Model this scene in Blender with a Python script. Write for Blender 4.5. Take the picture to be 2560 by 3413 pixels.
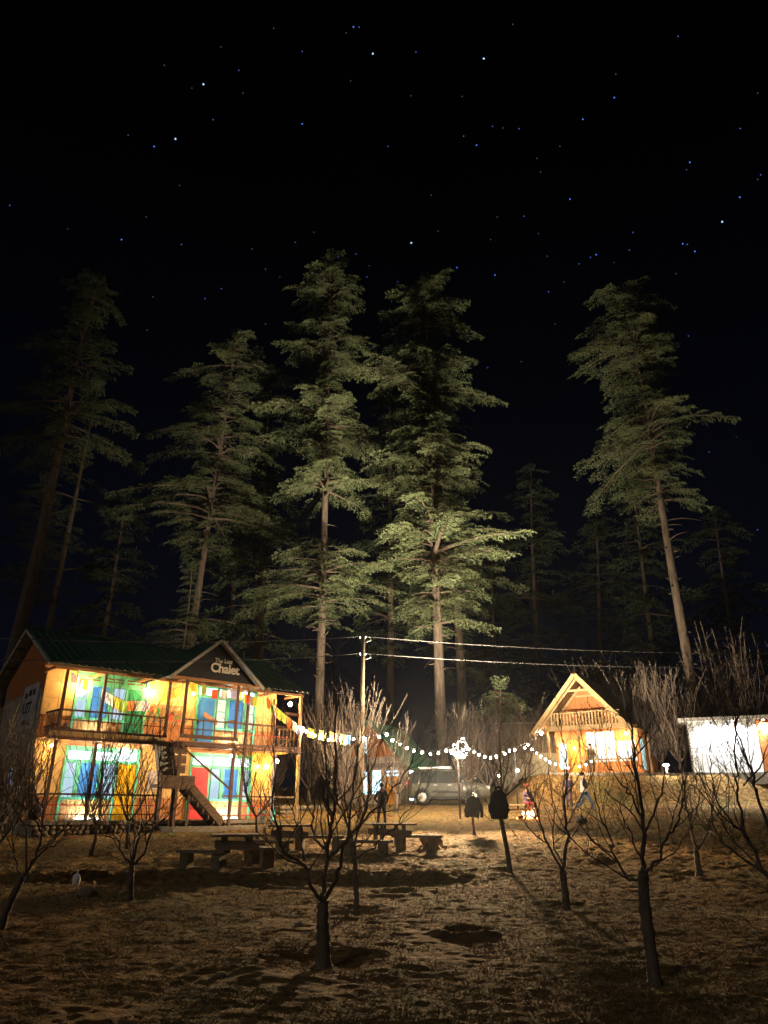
import bpy, math, random
import numpy as np
from mathutils import Vector, Matrix, Euler

for o in list(bpy.data.objects):
    bpy.data.objects.remove(o)
sc = bpy.context.scene
COL = sc.collection

# ------------------------------------------------------------------ camera, sky, exposure
# z = 0 is the eye level of the photographer; +y looks to the houses; metres.
PITCH = math.radians(22.8)
cam_d = bpy.data.cameras.new('camera')
cam_d.sensor_fit = 'VERTICAL'; cam_d.sensor_height = 36.0
cam_d.lens = 2400.0 / 3413.0 * 36.0
cam_d.clip_start = 0.1; cam_d.clip_end = 5000
cam = bpy.data.objects.new('camera', cam_d); COL.objects.link(cam)
cam.location = (0, 0, 0); cam.rotation_euler = (math.pi / 2 + PITCH, 0, 0)
sc.camera = cam

sc.view_settings.view_transform = 'Standard'
sc.view_settings.look = 'None'
sc.view_settings.gamma = 1.0
sc.view_settings.use_curve_mapping = False
sc.view_settings.exposure = 3.0

W = bpy.data.worlds.new('World'); sc.world = W; W.use_nodes = True
wn = W.node_tree.nodes; wl = W.node_tree.links
bg = wn['Background']
_tc = wn.new('ShaderNodeTexCoord'); _sx = wn.new('ShaderNodeSeparateXYZ'); _rp = wn.new('ShaderNodeValToRGB')
wl.new(_tc.outputs['Generated'], _sx.inputs[0]); wl.new(_sx.outputs['Z'], _rp.inputs[0]); wl.new(_rp.outputs[0], bg.inputs['Color'])
_rp.color_ramp.elements[0].position = 0.0; _rp.color_ramp.elements[0].color = (0.085, 0.13, 0.35, 1)
_rp.color_ramp.elements[1].position = 0.74; _rp.color_ramp.elements[1].color = (0.010, 0.010, 0.018, 1)
bg.inputs['Strength'].default_value = 0.0022

# added weak fill sun from behind and left, brightens foreground, roof and gable
_sd = bpy.data.lights.new('fill_sun', 'SUN'); _sd.energy = 0.028; _sd.angle = math.radians(12); _sd.color = (1.0, .93, .82)
fill_sun = bpy.data.objects.new('fill_sun', _sd); COL.objects.link(fill_sun)
fill_sun.rotation_euler = Vector((.62, .62, -.52)).to_track_quat('-Z', 'Y').to_euler()

sc.render.engine = 'CYCLES'
cy = sc.cycles
cy.use_denoising = True; cy.use_adaptive_sampling = True; cy.adaptive_threshold = .015
cy.max_bounces = 5; cy.diffuse_bounces = 2; cy.glossy_bounces = 2; cy.transmission_bounces = 3; cy.transparent_max_bounces = 6
cy.sample_clamp_indirect = 3.0
cy.caustics_reflective = False; cy.caustics_refractive = False

# ------------------------------------------------------------------ geometry helpers
F = 2400.0; CP, SP = math.cos(PITCH), math.sin(PITCH)
def ray(px, py):
    a = (px - 1280) / F; b = (1706.5 - py) / F
    return Vector((a, CP - b * SP, SP + b * CP))
def atY(px, py, D):
    r = ray(px, py); return r * (D / r.y)

class MB:
    """collects shapes, links them as one mesh object"""
    def __init__(s): s.v = []; s.n = 0; s.f = []; s.mi = []; s.sm = []
    def add(s, V, Fs, mi=0, smooth=False):
        V = np.asarray(V, dtype=np.float32).reshape(-1, 3)
        s.v.append(V)
        if isinstance(Fs, np.ndarray):
            s.f.append(Fs + s.n); m = len(Fs)
        else:
            by = {}
            for q in Fs: by.setdefault(len(q), []).append(q)
            m = 0
            for k, L in by.items():
                a = np.array(L, dtype=np.int32) + s.n; s.f.append(a); m += len(L)
        s.mi += [mi] * m; s.sm += [smooth] * m
        s.n += len(V); return s
    def box(s, c, d, rz=0, rx=0, ry=0, mi=0, taper=1.0):
        x, y, z = d[0] / 2, d[1] / 2, d[2] / 2
        P = [Vector((sx * x * (taper if sz > 0 else 1), sy * y * (taper if sz > 0 else 1), sz * z)) for sz in (-1, 1) for sy in (-1, 1) for sx in (-1, 1)]
        if rz or rx or ry:
            R = Euler((rx, ry, rz)).to_matrix(); P = [R @ p for p in P]
        V = [(p.x + c[0], p.y + c[1], p.z + c[2]) for p in P]
        return s.add(V, [(0, 2, 3, 1), (4, 5, 7, 6), (0, 1, 5, 4), (2, 6, 7, 3), (0, 4, 6, 2), (1, 3, 7, 5)], mi)
    def span(s, a, b, mi=0):
        return s.box([(a[i] + b[i]) / 2 for i in range(3)], [abs(b[i] - a[i]) for i in range(3)], mi=mi)
    def bar(s, a, b, w, h, mi=0):
        """square bar from a to b"""
        a = Vector(a); b = Vector(b); d = (b - a); L = d.length; d.normalize()
        up = Vector((0, 0, 1)) if abs(d.z) < .95 else Vector((0, 1, 0))
        sd = d.cross(up).normalized(); up = sd.cross(d).normalized()
        V = []
        for p in (a, b):
            for sx, sz in ((-1, -1), (1, -1), (1, 1), (-1, 1)):
                V.append(p + sd * (sx * w / 2) + up * (sz * h / 2))
        return s.add([tuple(v) for v in V], [(0, 1, 2, 3), (7, 6, 5, 4), (0, 4, 5, 1), (1, 5, 6, 2), (2, 6, 7, 3), (3, 7, 4, 0)], mi)
    def tube(s, P, R, k=6, mi=0, cap=True, smooth=True):
        P = np.asarray(P, dtype=np.float64); n = len(P)
        R = np.broadcast_to(np.asarray(R, dtype=np.float64), (n,))
        T = np.empty_like(P); T[1:-1] = P[2:] - P[:-2]; T[0] = P[1] - P[0]; T[-1] = P[-1] - P[-2]
        T /= np.linalg.norm(T, axis=1)[:, None] + 1e-9
        ref = np.array([0, 0, 1.0]) if abs(T[:, 2]).mean() < .8 else np.array([0.93, 0.37, 0])
        A = np.cross(T, ref); A /= np.linalg.norm(A, axis=1)[:, None] + 1e-9
        B = np.cross(T, A)
        an = np.arange(k) * 2 * math.pi / k
        V = P[:, None, :] + R[:, None, None] * (np.cos(an)[None, :, None] * A[:, None, :] + np.sin(an)[None, :, None] * B[:, None, :])
        i = np.arange(n - 1)[:, None] * k; j = np.arange(k)[None, :]; j2 = (j + 1) % k
        Q = np.stack([i + j, i + j2, i + k + j2, i + k + j], -1).reshape(-1, 4).astype(np.int32)
        s.add(V.reshape(-1, 3), Q, mi, smooth)
        if cap:
            e = (n - 1) * k - s.n * 0
            base = s.n - n * k
            s.f.append(np.array([[base + x for x in range(k)][::-1]], dtype=np.int32)); s.f.append(np.array([[base + e + x for x in range(k)]], dtype=np.int32))
            s.mi += [mi, mi]; s.sm += [False, False]
        return s
    def ball(s, c, r, k=10, m=6, mi=0, sz=(1, 1, 1)):
        V = [(c[0], c[1], c[2] - r * sz[2])]
        for i in range(1, m):
            t = -math.pi / 2 + math.pi * i / m
            for j in range(k):
                a = 2 * math.pi * j / k
                V.append((c[0] + r * sz[0] * math.cos(t) * math.cos(a), c[1] + r * sz[1] * math.cos(t) * math.sin(a), c[2] + r * sz[2] * math.sin(t)))
        V.append((c[0], c[1], c[2] + r * sz[2])); e = len(V) - 1
        Fs = []
        for j in range(k):
            j2 = (j + 1) % k
            Fs.append((0, 1 + j2, 1 + j)); Fs.append((e, 1 + (m - 2) * k + j, 1 + (m - 2) * k + j2))
            for i in range(m - 2):
                a = 1 + i * k; Fs.append((a + j, a + j2, a + k + j2, a + k + j))
        return s.add(V, Fs, mi, True)
    def lathe(s, prof, c=(0, 0, 0), k=14, mi=0, smooth=True):
        V = []; 
        for r, z in prof:
            for j in range(k):
                a = 2 * math.pi * j / k; V.append((c[0] + r * math.cos(a), c[1] + r * math.sin(a), c[2] + z))
        Fs = []
        for i in range(len(prof) - 1):
            for j in range(k):
                j2 = (j + 1) % k; Fs.append((i * k + j, i * k + j2, (i + 1) * k + j2, (i + 1) * k + j))
        Fs.append(tuple(range(k))[::-1]); Fs.append(tuple((len(prof) - 1) * k + j for j in range(k)))
        return s.add(V, Fs, mi, smooth)
    def prism(s, poly, a, b, axis='y', mi=0):
        """2-D polygon (first, second) extruded along axis from a to b"""
        n = len(poly); V = []
        for t in (a, b):
            for p, q in poly:
                V.append({'y': (p, t, q), 'x': (t, p, q), 'z': (p, q, t)}[axis])
        Fs = [tuple(range(n)), tuple(range(2 * n - 1, n - 1, -1))]
        for i in range(n):
            j = (i + 1) % n; Fs.append((i, i + n, j + n, j))
        return s.add(V, Fs, mi)
    def build(s, name, mats, parent=None, loc=None, rz=0):
        me = bpy.data.meshes.new(name)
        V = np.concatenate(s.v) if s.v else np.zeros((0, 3), np.float32)
        tot = np.concatenate([np.full(len(a), a.shape[1], np.int32) for a in s.f])
        idx = np.concatenate([a.reshape(-1) for a in s.f]).astype(np.int32)
        st = np.concatenate([[0], np.cumsum(tot)[:-1]]).astype(np.int32)
        me.vertices.add(len(V)); me.vertices.foreach_set('co', V.reshape(-1).astype(np.float32))
        me.loops.add(len(idx)); me.loops.foreach_set('vertex_index', idx)
        me.polygons.add(len(tot)); me.polygons.foreach_set('loop_start', st)
        if not isinstance(mats, (list, tuple)): mats = [mats]
        for m in mats: me.materials.append(m)
        me.polygons.foreach_set('material_index', np.array(s.mi, dtype=np.int32))
        me.polygons.foreach_set('use_smooth', np.array(s.sm, dtype=bool))
        me.update(calc_edges=True)
        return link(name, me, parent, loc, rz)
def link(name, me, parent=None, loc=None, rz=0):
    o = bpy.data.objects.new(name, me); COL.objects.link(o)
    if parent is not None: o.parent = parent
    if loc is not None: o.location = loc
    if rz: o.rotation_euler = (0, 0, rz)
    return o
def tag(o, label=None, cat=None, group=None, kind=None):
    if label: o['label'] = label
    if cat: o['category'] = cat
    if group: o['group'] = group
    if kind: o['kind'] = kind
    return o
def empty(name, loc, rz=0, label=None, cat=None, group=None):
    o = bpy.data.objects.new(name, None); COL.objects.link(o)
    o.location = loc; o.rotation_euler = (0, 0, rz); o.empty_display_size = .2
    return tag(o, label, cat, group)
def part(name, mat, parent, **k):
    pass
def copy_tree(o, parent=None):
    c = o.copy(); COL.objects.link(c); c.parent = parent
    for ch in o.children: copy_tree(ch, c)
    return c
def fillet_text(txt, size, ext, off=0.0, align='LEFT', sp=1.0):
    cu = bpy.data.curves.new('lettering', 'FONT'); cu.body = txt; cu.size = size; cu.extrude = ext; cu.offset = off; cu.align_x = align
    cu.space_character = sp; cu.resolution_u = 4
    ob = bpy.data.objects.new('lettering', cu); COL.objects.link(ob)
    dg = bpy.context.evaluated_depsgraph_get()
    me = bpy.data.meshes.new_from_object(ob.evaluated_get(dg))
    bpy.data.objects.remove(ob)
    return me

# value noise
def _h(ix, iy, s):
    n = (ix.astype(np.int64) * 374761393 + iy.astype(np.int64) * 668265263 + s * 1442695041) & 0xffffffff
    n = ((n ^ (n >> 13)) * 1274126177) & 0xffffffff
    return ((n ^ (n >> 16)) & 0xffff) / 65535.0
def vn(x, y, s=0):
    xi = np.floor(x); yi = np.floor(y); fx = x - xi; fy = y - yi
    fx = fx * fx * (3 - 2 * fx); fy = fy * fy * (3 - 2 * fy)
    a = _h(xi, yi, s); b = _h(xi + 1, yi, s); c = _h(xi, yi + 1, s); d = _h(xi + 1, yi + 1, s)
    return (a * (1 - fx) + b * fx) * (1 - fy) + (c * (1 - fx) + d * fx) * fy

# ------------------------------------------------------------------ materials
MATS = {}
def mat(name, col, rough=.75, var=.25, scale=6.0, bump=0.0, stretch=(1, 1, 1), metal=0.0, col2=None, detail=4, bscale=None, spec=.3, coat=0):
    if name in MATS: return MATS[name]
    m = bpy.data.materials.new(name); m.use_nodes = True
    N = m.node_tree.nodes; L = m.node_tree.links; b = N['Principled BSDF']
    b.inputs['Roughness'].default_value = rough; b.inputs['Metallic'].default_value = metal
    b.inputs['Specular IOR Level'].default_value = spec
    if coat: b.inputs['Coat Weight'].default_value = coat
    tc = N.new('ShaderNodeTexCoord'); mp = N.new('ShaderNodeMapping'); mp.inputs['Scale'].default_value = stretch
    oi = N.new('ShaderNodeObjectInfo'); ad = N.new('ShaderNodeVectorMath'); ad.operation = 'ADD'
    sc_ = N.new('ShaderNodeVectorMath'); sc_.operation = 'SCALE'; sc_.inputs['Scale'].default_value = 17.0
    cb = N.new('ShaderNodeCombineXYZ')
    for i in range(3): L.new(oi.outputs['Random'], cb.inputs[i])
    L.new(cb.outputs[0], sc_.inputs[0]); L.new(tc.outputs['Object'], ad.inputs[0]); L.new(sc_.outputs[0], ad.inputs[1])
    L.new(ad.outputs[0], mp.inputs['Vector'])
    nz = N.new('ShaderNodeTexNoise'); nz.inputs['Scale'].default_value = scale; nz.inputs['Detail'].default_value = detail; nz.inputs['Roughness'].default_value = .65
    L.new(mp.outputs[0], nz.inputs['Vector'])
    rp = N.new('ShaderNodeValToRGB')
    c2 = col2 if col2 else tuple(c * (1 - var) for c in col); c1 = tuple(min(1, c * (1 + (0 if col2 else var * .6))) for c in col)
    rp.color_ramp.elements[0].position = .34; rp.color_ramp.elements[0].color = (*c2, 1)
    rp.color_ramp.elements[1].position = .66; rp.color_ramp.elements[1].color = (*c1, 1)
    L.new(nz.outputs['Fac'], rp.inputs[0]); L.new(rp.outputs[0], b.inputs['Base Color'])
    if bump:
        bp = N.new('ShaderNodeBump'); bp.inputs['Strength'].default_value = bump; bp.inputs['Distance'].default_value = .02
        if bscale:
            n2 = N.new('ShaderNodeTexNoise'); n2.inputs['Scale'].default_value = bscale; n2.inputs['Detail'].default_value = 5; L.new(mp.outputs[0], n2.inputs['Vector']); L.new(n2.outputs['Fac'], bp.inputs['Height'])
        else: L.new(nz.outputs['Fac'], bp.inputs['Height'])
        L.new(bp.outputs[0], b.inputs['Normal'])
    MATS[name] = m; return m
def emit(name, col, st, sample=True):
    if name in MATS: return MATS[name]
    m = bpy.data.materials.new(name); m.use_nodes = True
    N = m.node_tree.nodes; L = m.node_tree.links; N.remove(N['Principled BSDF'])
    e = N.new('ShaderNodeEmission'); e.inputs[0].default_value = (*col, 1); e.inputs[1].default_value = st
    L.new(e.outputs[0], N['Material Output'].inputs[0])
    if not sample: m.cycles.emission_sampling = 'NONE'
    MATS[name] = m; return m
def glass(name, tint=(.9, .95, 1), refl=1.45):
    if name in MATS: return MATS[name]
    m = bpy.data.materials.new(name); m.use_nodes = True
    N = m.node_tree.nodes; L = m.node_tree.links; N.remove(N['Principled BSDF'])
    t = N.new('ShaderNodeBsdfTransparent'); t.inputs[0].default_value = (*tint, 1)
    g = N.new('ShaderNodeBsdfGlossy'); g.inputs['Roughness'].default_value = .03
    fr = N.new('ShaderNodeFresnel'); fr.inputs[0].default_value = refl; mx = N.new('ShaderNodeMixShader')
    L.new(fr.outputs[0], mx.inputs[0]); L.new(t.outputs[0], mx.inputs[1]); L.new(g.outputs[0], mx.inputs[2]); L.new(mx.outputs[0], N['Material Output'].inputs[0])
    MATS[name] = m; return m

WOODS = (1, 1, .12)
M_post = mat('dark_post_wood', (.15, .08, .055), .7, .4, 10, .3, (2, 2, .3))
M_beam = mat('brown_beam_wood', (.17, .09, .06), .7, .4, 8, .3, (.3, 2, 2))
M_beamlight = mat('orange_pine_beam', (.42, .19, .075), .6, .3, 8, .2, (.3, 2, 2))
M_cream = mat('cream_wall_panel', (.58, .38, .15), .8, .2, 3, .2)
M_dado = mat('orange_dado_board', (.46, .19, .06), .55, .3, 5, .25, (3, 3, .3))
M_mint = mat('mint_green_paint', (.13, .52, .31), .5, .12, 4)
M_blue = mat('blue_paint', (.07, .28, .66), .45, .12, 4)
M_bluedoor = mat('blue_door_paint', (.05, .23, .62), .4, .12, 4)
M_red = mat('red_door_paint', (.62, .035, .035), .4, .15, 4)
M_yellow = mat('yellow_door_paint', (.72, .40, .01), .4, .12, 4)
M_green = mat('green_door_paint', (.03, .28, .13), .4, .15, 4)
M_roof = mat('green_roof_sheet', (.018, .085, .068), .38, .3, 2, 0, metal=.2)
M_soffit = mat('weathered_grey_sheet', (.42, .41, .36), .6, .2, 4)
M_greywall = mat('grey_cement_plaster', (.30, .27, .22), .9, .3, 2.5, .3)
M_concrete = mat('rough_concrete', (.26, .22, .17), .9, .3, 5, .5)
M_stone = mat('field_stone', (.24, .19, .13), .9, .45, 4, .6)
M_blacksign = mat('black_sign_board', (.012, .010, .014), .6, .3, 4)
M_cream_letter = mat('cream_lettering', (.75, .68, .58), .7, .08, 4)
M_white = mat('white_paint', (.80, .80, .78), .6, .06, 5)
M_dark = mat('dark_metal', (.03, .03, .035), .5, .2, 5)
M_curtain = mat('pale_curtain', (.62, .56, .54), .9, .25, 5, 0, (6, 6, .4))
M_curtain_w = mat('white_curtain', (.8, .78, .72), .9, .08, 5, 0, (6, 6, .4))
M_glass = glass('window_glass')
M_vent = mat('brown_vent_slot', (.16, .045, .03), .7, .2, 5)
M_rope = mat('dark_cord', (.02, .02, .02), .8, .1, 5)
M_bark = mat('apple_bark', (.115, .088, .070), .9, .45, 9, .6, (1, 1, .4), bscale=30)
M_bark2 = mat('pale_shoot_bark', (.165, .12, .09), .85, .35, 9, .3)
M_pinebark = mat('deodar_bark', (.115, .08, .058), .95, .5, 3.0, 1.0, (2, 2, .35), bscale=9)
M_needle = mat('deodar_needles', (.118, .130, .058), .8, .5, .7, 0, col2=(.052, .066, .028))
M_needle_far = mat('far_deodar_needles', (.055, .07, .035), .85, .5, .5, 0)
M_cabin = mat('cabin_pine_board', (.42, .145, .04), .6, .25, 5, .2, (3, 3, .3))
M_pale = mat('pale_timber', (.42, .27, .125), .65, .15, 5, .15)
M_tablewood = mat('weathered_table_wood', (.21, .16, .115), .8, .35, 6, .4, (.4, 3, 3))
M_block = mat('mossy_bench_block', (.17, .145, .085), .95, .35, 5, .6)
def glow_cloth(name, col, em, st):  # room light is put into the cloth as its own glow
    m = mat(name, col, .9, .06, 5, 0, (6, 6, .4)); b = m.node_tree.nodes['Principled BSDF']
    b.inputs['Emission Color'].default_value = (*em, 1); b.inputs['Emission Strength'].default_value = st; return m
M_curtain_glow = glow_cloth('glowing_white_curtain', (.8, .78, .72), (1, .90, .72), .30)
M_curtain_dim = glow_cloth('glowing_pale_curtain', (.62, .56, .54), (.72, .92, 1.0), .11)
M_curtain_warm = glow_cloth('glowing_warm_curtain', (.7, .66, .55), (1.0, .95, .66), .16)
EMW = emit('warm_white_bulb', (1, .80, .55), 40)
# ------------------------------------------------------------------ the ground
RP = np.array([(-80, -1.8), (0, -1.66), (8, -1.62), (14, -1.5), (18.5, -1.22), (24, -.95), (29, -.6), (34, -.18), (38, .22), (40.5, .5), (46, .8), (60, 1.4), (90, 3.0), (300, 9), (1500, 16)])
LP = np.array([(-80, -1.8), (0, -1.66), (8, -1.62), (17.5, -1.40), (18.0, -1.20), (22, -1.08), (25, -.92), (28, -.72), (32, -.55), (36, -.1), (40, .38), (46, .8), (60, 1.4), (90, 3.0), (300, 9), (1500, 16)])
def sstep(a, b, x):
    t = np.clip((x - a) / (b - a), 0, 1); return t * t * (3 - 2 * t)
PITS = []   # tree pits (x, y, radius, depth)
def G0(x, y):
    x = np.asarray(x, dtype=np.float64); y = np.asarray(y, dtype=np.float64)
    wob = (vn(x * .35, x * 0 + 3.3, 5) - .5) * 1.4 + .02 * x
    yl = y + wob * np.clip(1 - np.abs(y - 18) / 6, 0, 1)
    h = np.interp(yl, LP[:, 0], LP[:, 1]); r = np.interp(y, RP[:, 0], RP[:, 1])
    w = sstep(-.5, 3.2, x - (y - 18) * .02)
    z = h * (1 - w) + r * w
    # raised terrace with the cabins, behind a steep earth bank
    edge = 40.9 + .25 * (vn(x * .4, x * 0, 9) - .5)
    ter = sstep(-.9, .7, y - edge) * sstep(6.2, 8.6, x)
    top = 2.03
    z = z * (1 - ter) + np.maximum(z, top) * ter
    return z
def G(x, y):
    z = G0(x, y)
    for (px, py, r, d) in PITS:
        dd = np.hypot(np.asarray(x) - px, (np.asarray(y) - py) * 1.15) / r
        z = z - d * np.exp(-(dd * 1.4) ** 2) + .5 * d * np.exp(-((dd - 1.25) * 3) ** 2) + .6 * d * np.exp(-(dd * 5) ** 2)
    return z
def gz(x, y): return float(G(np.array([x]), np.array([y]))[0])
def on_ground(px, py_guess, D):
    """point on the ground at image column px and distance D"""
    p = atY(px, py_guess, D); return Vector((p.x, p.y, gz(p.x, p.y)))

# tree positions are needed first because of their dug pits (column, distance, pit radius, depth)
ORCH = dict(mid=(1075, 3215, 9.7), right=(2180, 3265, 8.9), leftmid=(435, 2985, 15.3), lean=(20, 3110, 12.0), dtree=(1880, 3030, 14.2),
            jacket=(1700, 2905, 18.6), rback=(2330, 2920, 18.2), cback=(1190, 3025, 13.6), jacket2=(1584, 2775, 28.5), thin=(1380 + 1780 * 0, 2790, 27))
for k, r, d in (('mid', .75, .07), ('right', .7, .06), ('leftmid', .7, .07), ('dtree', .6, .05), ('rback', .6, .05), ('cback', .6, .06), ('jacket', .5, .05)):
    px, py, D = ORCH[k]; p = atY(px, py, D); PITS.append((p.x, p.y, r, d))
for px, py, D, r, d in ((1560, 3115, 11.6, .32, .16), (2000, 2870, 20.5, .45, -.14), (1310, 2965, 16, .5, .08), (1000, 2900, 17.4, .5, .1), (1440, 2835, 24.6, .3, -.2)):
    p = atY(px, py, D); PITS.append((p.x, p.y, r, d))

NY, NX = 640, 640
ys = 4.0 * (62 / 4.0) ** (np.linspace(0, 1, NY)); tx = np.linspace(-1, 1, NX)
Yg = np.repeat(ys[:, None], NX, 1); Xg = tx[None, :] * (.82 * ys[:, None] + 4.5)
def relief(X, Y):
    a = .05 * (vn(X * .8, Y * .9, 1) - .5) + .03 * (vn(X * 2.3, Y * 2.6, 2) - .5) + .03 * (vn(X * 5.2, Y * 7.5, 3) - .5) + .035 * (vn(X * 9, Y * 14, 4) - .5)
    rid = np.abs(vn(X * 2.5 + 3 * vn(X * .9, Y * .9, 7), Y * 4.2, 8) - .5)      # matted, combed tussocks
    a = a + .035 * (.25 - rid)
    fade = (1 + 1.7 * sstep(15, 24, Y)) * np.clip(1.25 - Y / 80, .6, 1)
    bank = 1 + 2.0 * np.exp(-((Y - 17.8) / .6) ** 2) * (X < 2)
    return .72 * a * fade * bank
flat = np.ones_like(Yg)
Zg = G(Xg, Yg) + relief(Xg, Yg) * flat
idx = np.arange(NY * NX).reshape(NY, NX)
Q = np.stack([idx[:-1, :-1], idx[:-1, 1:], idx[1:, 1:], idx[1:, :-1]], -1).reshape(-1, 4).astype(np.int32)

def ground_mat():
    m = bpy.data.materials.new('dry_orchard_turf'); m.use_nodes = True
    N = m.node_tree.nodes; L = m.node_tree.links; b = N['Principled BSDF']; b.inputs['Roughness'].default_value = .95; b.inputs['Specular IOR Level'].default_value = .1
    tc = N.new('ShaderNodeTexCoord')
    def noise(s, d=5, stretch=None):
        n = N.new('ShaderNodeTexNoise'); n.inputs['Scale'].default_value = s; n.inputs['Detail'].default_value = d; n.inputs['Roughness'].default_value = .7
        if stretch:
            mp = N.new('ShaderNodeMapping'); mp.inputs['Scale'].default_value = stretch; L.new(tc.outputs['Object'], mp.inputs[0]); L.new(mp.outputs[0], n.inputs['Vector'])
        else: L.new(tc.outputs['Object'], n.inputs['Vector'])
        return n
    def ramp(src, a, b_, ca, cb):
        r = N.new('ShaderNodeValToRGB'); r.color_ramp.elements[0].position = a; r.color_ramp.elements[1].position = b_
        r.color_ramp.elements[0].color = (*ca, 1); r.color_ramp.elements[1].color = (*cb, 1); L.new(src, r.inputs[0]); return r
    n1 = noise(5, 6, (1, 2.2, 1)); r1 = ramp(n1.outputs['Fac'], .36, .66, (.080, .045, .017), (.34, .195, .068))
    n2 = noise(.45, 4); r2 = ramp(n2.outputs['Fac'], .46, .62, (0, 0, 0), (1, 1, 1))
    n3 = noise(8, 5); r3 = ramp(n3.outputs['Fac'], .35, .65, (.055, .06, .018), (.17, .165, .06))
    mx = N.new('ShaderNodeMix'); mx.data_type = 'RGBA'
    ml = N.new('ShaderNodeMath'); ml.operation = 'MULTIPLY'; ml.inputs[1].default_value = .55
    L.new(r2.outputs[0], ml.inputs[0]); L.new(ml.outputs[0], mx.inputs[0]); L.new(r1.outputs[0], mx.inputs[6]); L.new(r3.outputs[0], mx.inputs[7])
    L.new(mx.outputs[2], b.inputs['Base Color'])
    nb = noise(22, 6, (1, 2, 1)); bp = N.new('ShaderNodeBump'); bp.inputs['Strength'].default_value = .9; bp.inputs['Distance'].default_value = .03
    nb2 = noise(5.5, 3, (1, 1.5, 1)); b2 = N.new('ShaderNodeBump'); b2.inputs['Strength'].default_value = .7; b2.inputs['Distance'].default_value = .10
    L.new(nb2.outputs['Fac'], b2.inputs['Height']); L.new(b2.outputs[0], bp.inputs['Normal'])
    L.new(nb.outputs['Fac'], bp.inputs['Height']); L.new(bp.outputs[0], b.inputs['Normal'])
    return m
M_ground = ground_mat()
gm = MB(); gm.add(np.stack([Xg, Yg, Zg], -1).reshape(-1, 3), Q, 0, True)
ground = tag(gm.build('ground', M_ground), kind='structure')
# the wider land: sides, behind the camera, forest floor to the horizon
fx = np.concatenate([np.linspace(-650, -70, 12), np.linspace(-64, 64, 44), np.linspace(70, 650, 12)]); fy = np.concatenate([np.linspace(-260, -12, 9), np.linspace(-9, 63, 34), np.linspace(70, 650, 16)])
FX, FY = np.meshgrid(fx, fy)
FZ = G0(FX, FY) - np.where((FY > 1) & (FY < 64) & (np.abs(FX) < .82 * FY + 6), 2.2, .03)
ii = np.arange(FX.size).reshape(FX.shape); Q2 = np.stack([ii[:-1, :-1], ii[:-1, 1:], ii[1:, 1:], ii[1:, :-1]], -1).reshape(-1, 4).astype(np.int32)
fm = MB(); fm.add(np.stack([FX, FY, FZ], -1).reshape(-1, 3), Q2, 0, True)
tag(fm.build('terrain', M_ground), kind='structure')
_kx = np.linspace(8.6, 26, 30); km = MB()
for _i in range(29):
    _a = (_kx[_i], 41.62, 2.02 + .02 * math.sin(_i)); _b = (_kx[_i + 1] - .02, 41.62, 2.02 + .02 * math.sin(_i)); km = MB(); km.bar(_a, _b, .28, .16)
    _o = km.build('kerb_stone', M_concrete)
    if _i == 0: kerb = empty('terrace_kerb', (0, 0, 0)); tag(kerb, kind='structure')
    _o.parent = kerb

# dry grass blades on the turf
rg = np.random.default_rng(4)
n = 330000
gy = 5.5 * (41 / 5.5) ** (rg.random(n)); gx = (rg.random(n) * 2 - 1) * (.62 * gy + 1.5)
keep = vn(gx * 2.2, gy * 2.2, 21) * .7 + .3 * vn(gx * .5, gy * .5, 22) + .25 * rg.random(n) > .50
gx, gy = gx[keep], gy[keep]; n = len(gx)
gzv = G(gx, gy) + relief(gx, gy)
hh = (.014 + .045 * rg.random(n) ** 2); aa = rg.random(n) * 2 * math.pi; ww = .0035 + .003 * rg.random(n) + gy * .00022; lean = .7 + 2.2 * rg.random(n); la = aa + 1.57 + rg.normal(size=n) * .3
base = np.stack([gx, gy, gzv - .01], -1)
sx = np.stack([np.cos(aa) * ww, np.sin(aa) * ww, 0 * aa], -1); tip = base + np.stack([np.cos(la) * hh * lean, np.sin(la) * hh * lean, hh], -1)
GV = np.stack([base - sx, base + sx, tip], 1).reshape(-1, 3)
gb = MB(); gb.add(GV, np.arange(3 * n).reshape(-1, 3).astype(np.int32))
M_grass = mat('dry_grass_blade', (.36, .24, .10), .9, .5, 14, 0, col2=(.10, .075, .026))
tag(gb.build('dry_grass', M_grass), 'short dry tan grass matted over the orchard ground', 'grass', kind='stuff')
# ------------------------------------------------------------------ the two-storey chalet
CH_O = Vector((-12.2, 28.0, -.2)); CH_A = math.atan2(7.0, 8.25)
chalet = empty('chalet', CH_O, CH_A, 'two-storey yellow chalet with green roof, porches and coloured doors', 'building')
CM = Matrix.Translation(CH_O) @ Matrix.Rotation(CH_A, 4, 'Z')
def chw(u, v, w): return CM @ Vector((u, -v, w))          # facade coordinates: u right, v towards the yard, w up
YW = 1.5      # facade wall plane (local y), posts stand at y = 0
def bx(name, m, a, b, parent=chalet, **k):
    o = MB().span(a, b).build(name, m, parent); return o
UNITS = ((.87, 3.9, 'L'), (6.2, 9.28, 'R'))
# rear volume, side walls
wall = MB()
wall.span((-.32, YW + .06, -.5), (10.4, 7.2, 5.55)).prism([(YW + .06, 5.55), (7.2, 5.55), (3.95, 7.35)], -.315, 10.395, 'x')
wall = wall.build('wall', M_greywall, chalet)
# left gable: orange boards over the grey plaster
bd_me = None
for i in range(22):
    y0 = YW + .08 + i * .255; y1 = y0 + .247; ym = (y0 + y1) / 2
    top = 7.30 - abs(ym - 3.95) * .545; 
    bot = 4.9 - .12 * (i % 3 == 0) 
    if top - bot < .1 or y1 > 7.15: continue
    bx('gable_board', M_cabin, (-.345, y0, bot), (-.322, y1, top))
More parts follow.
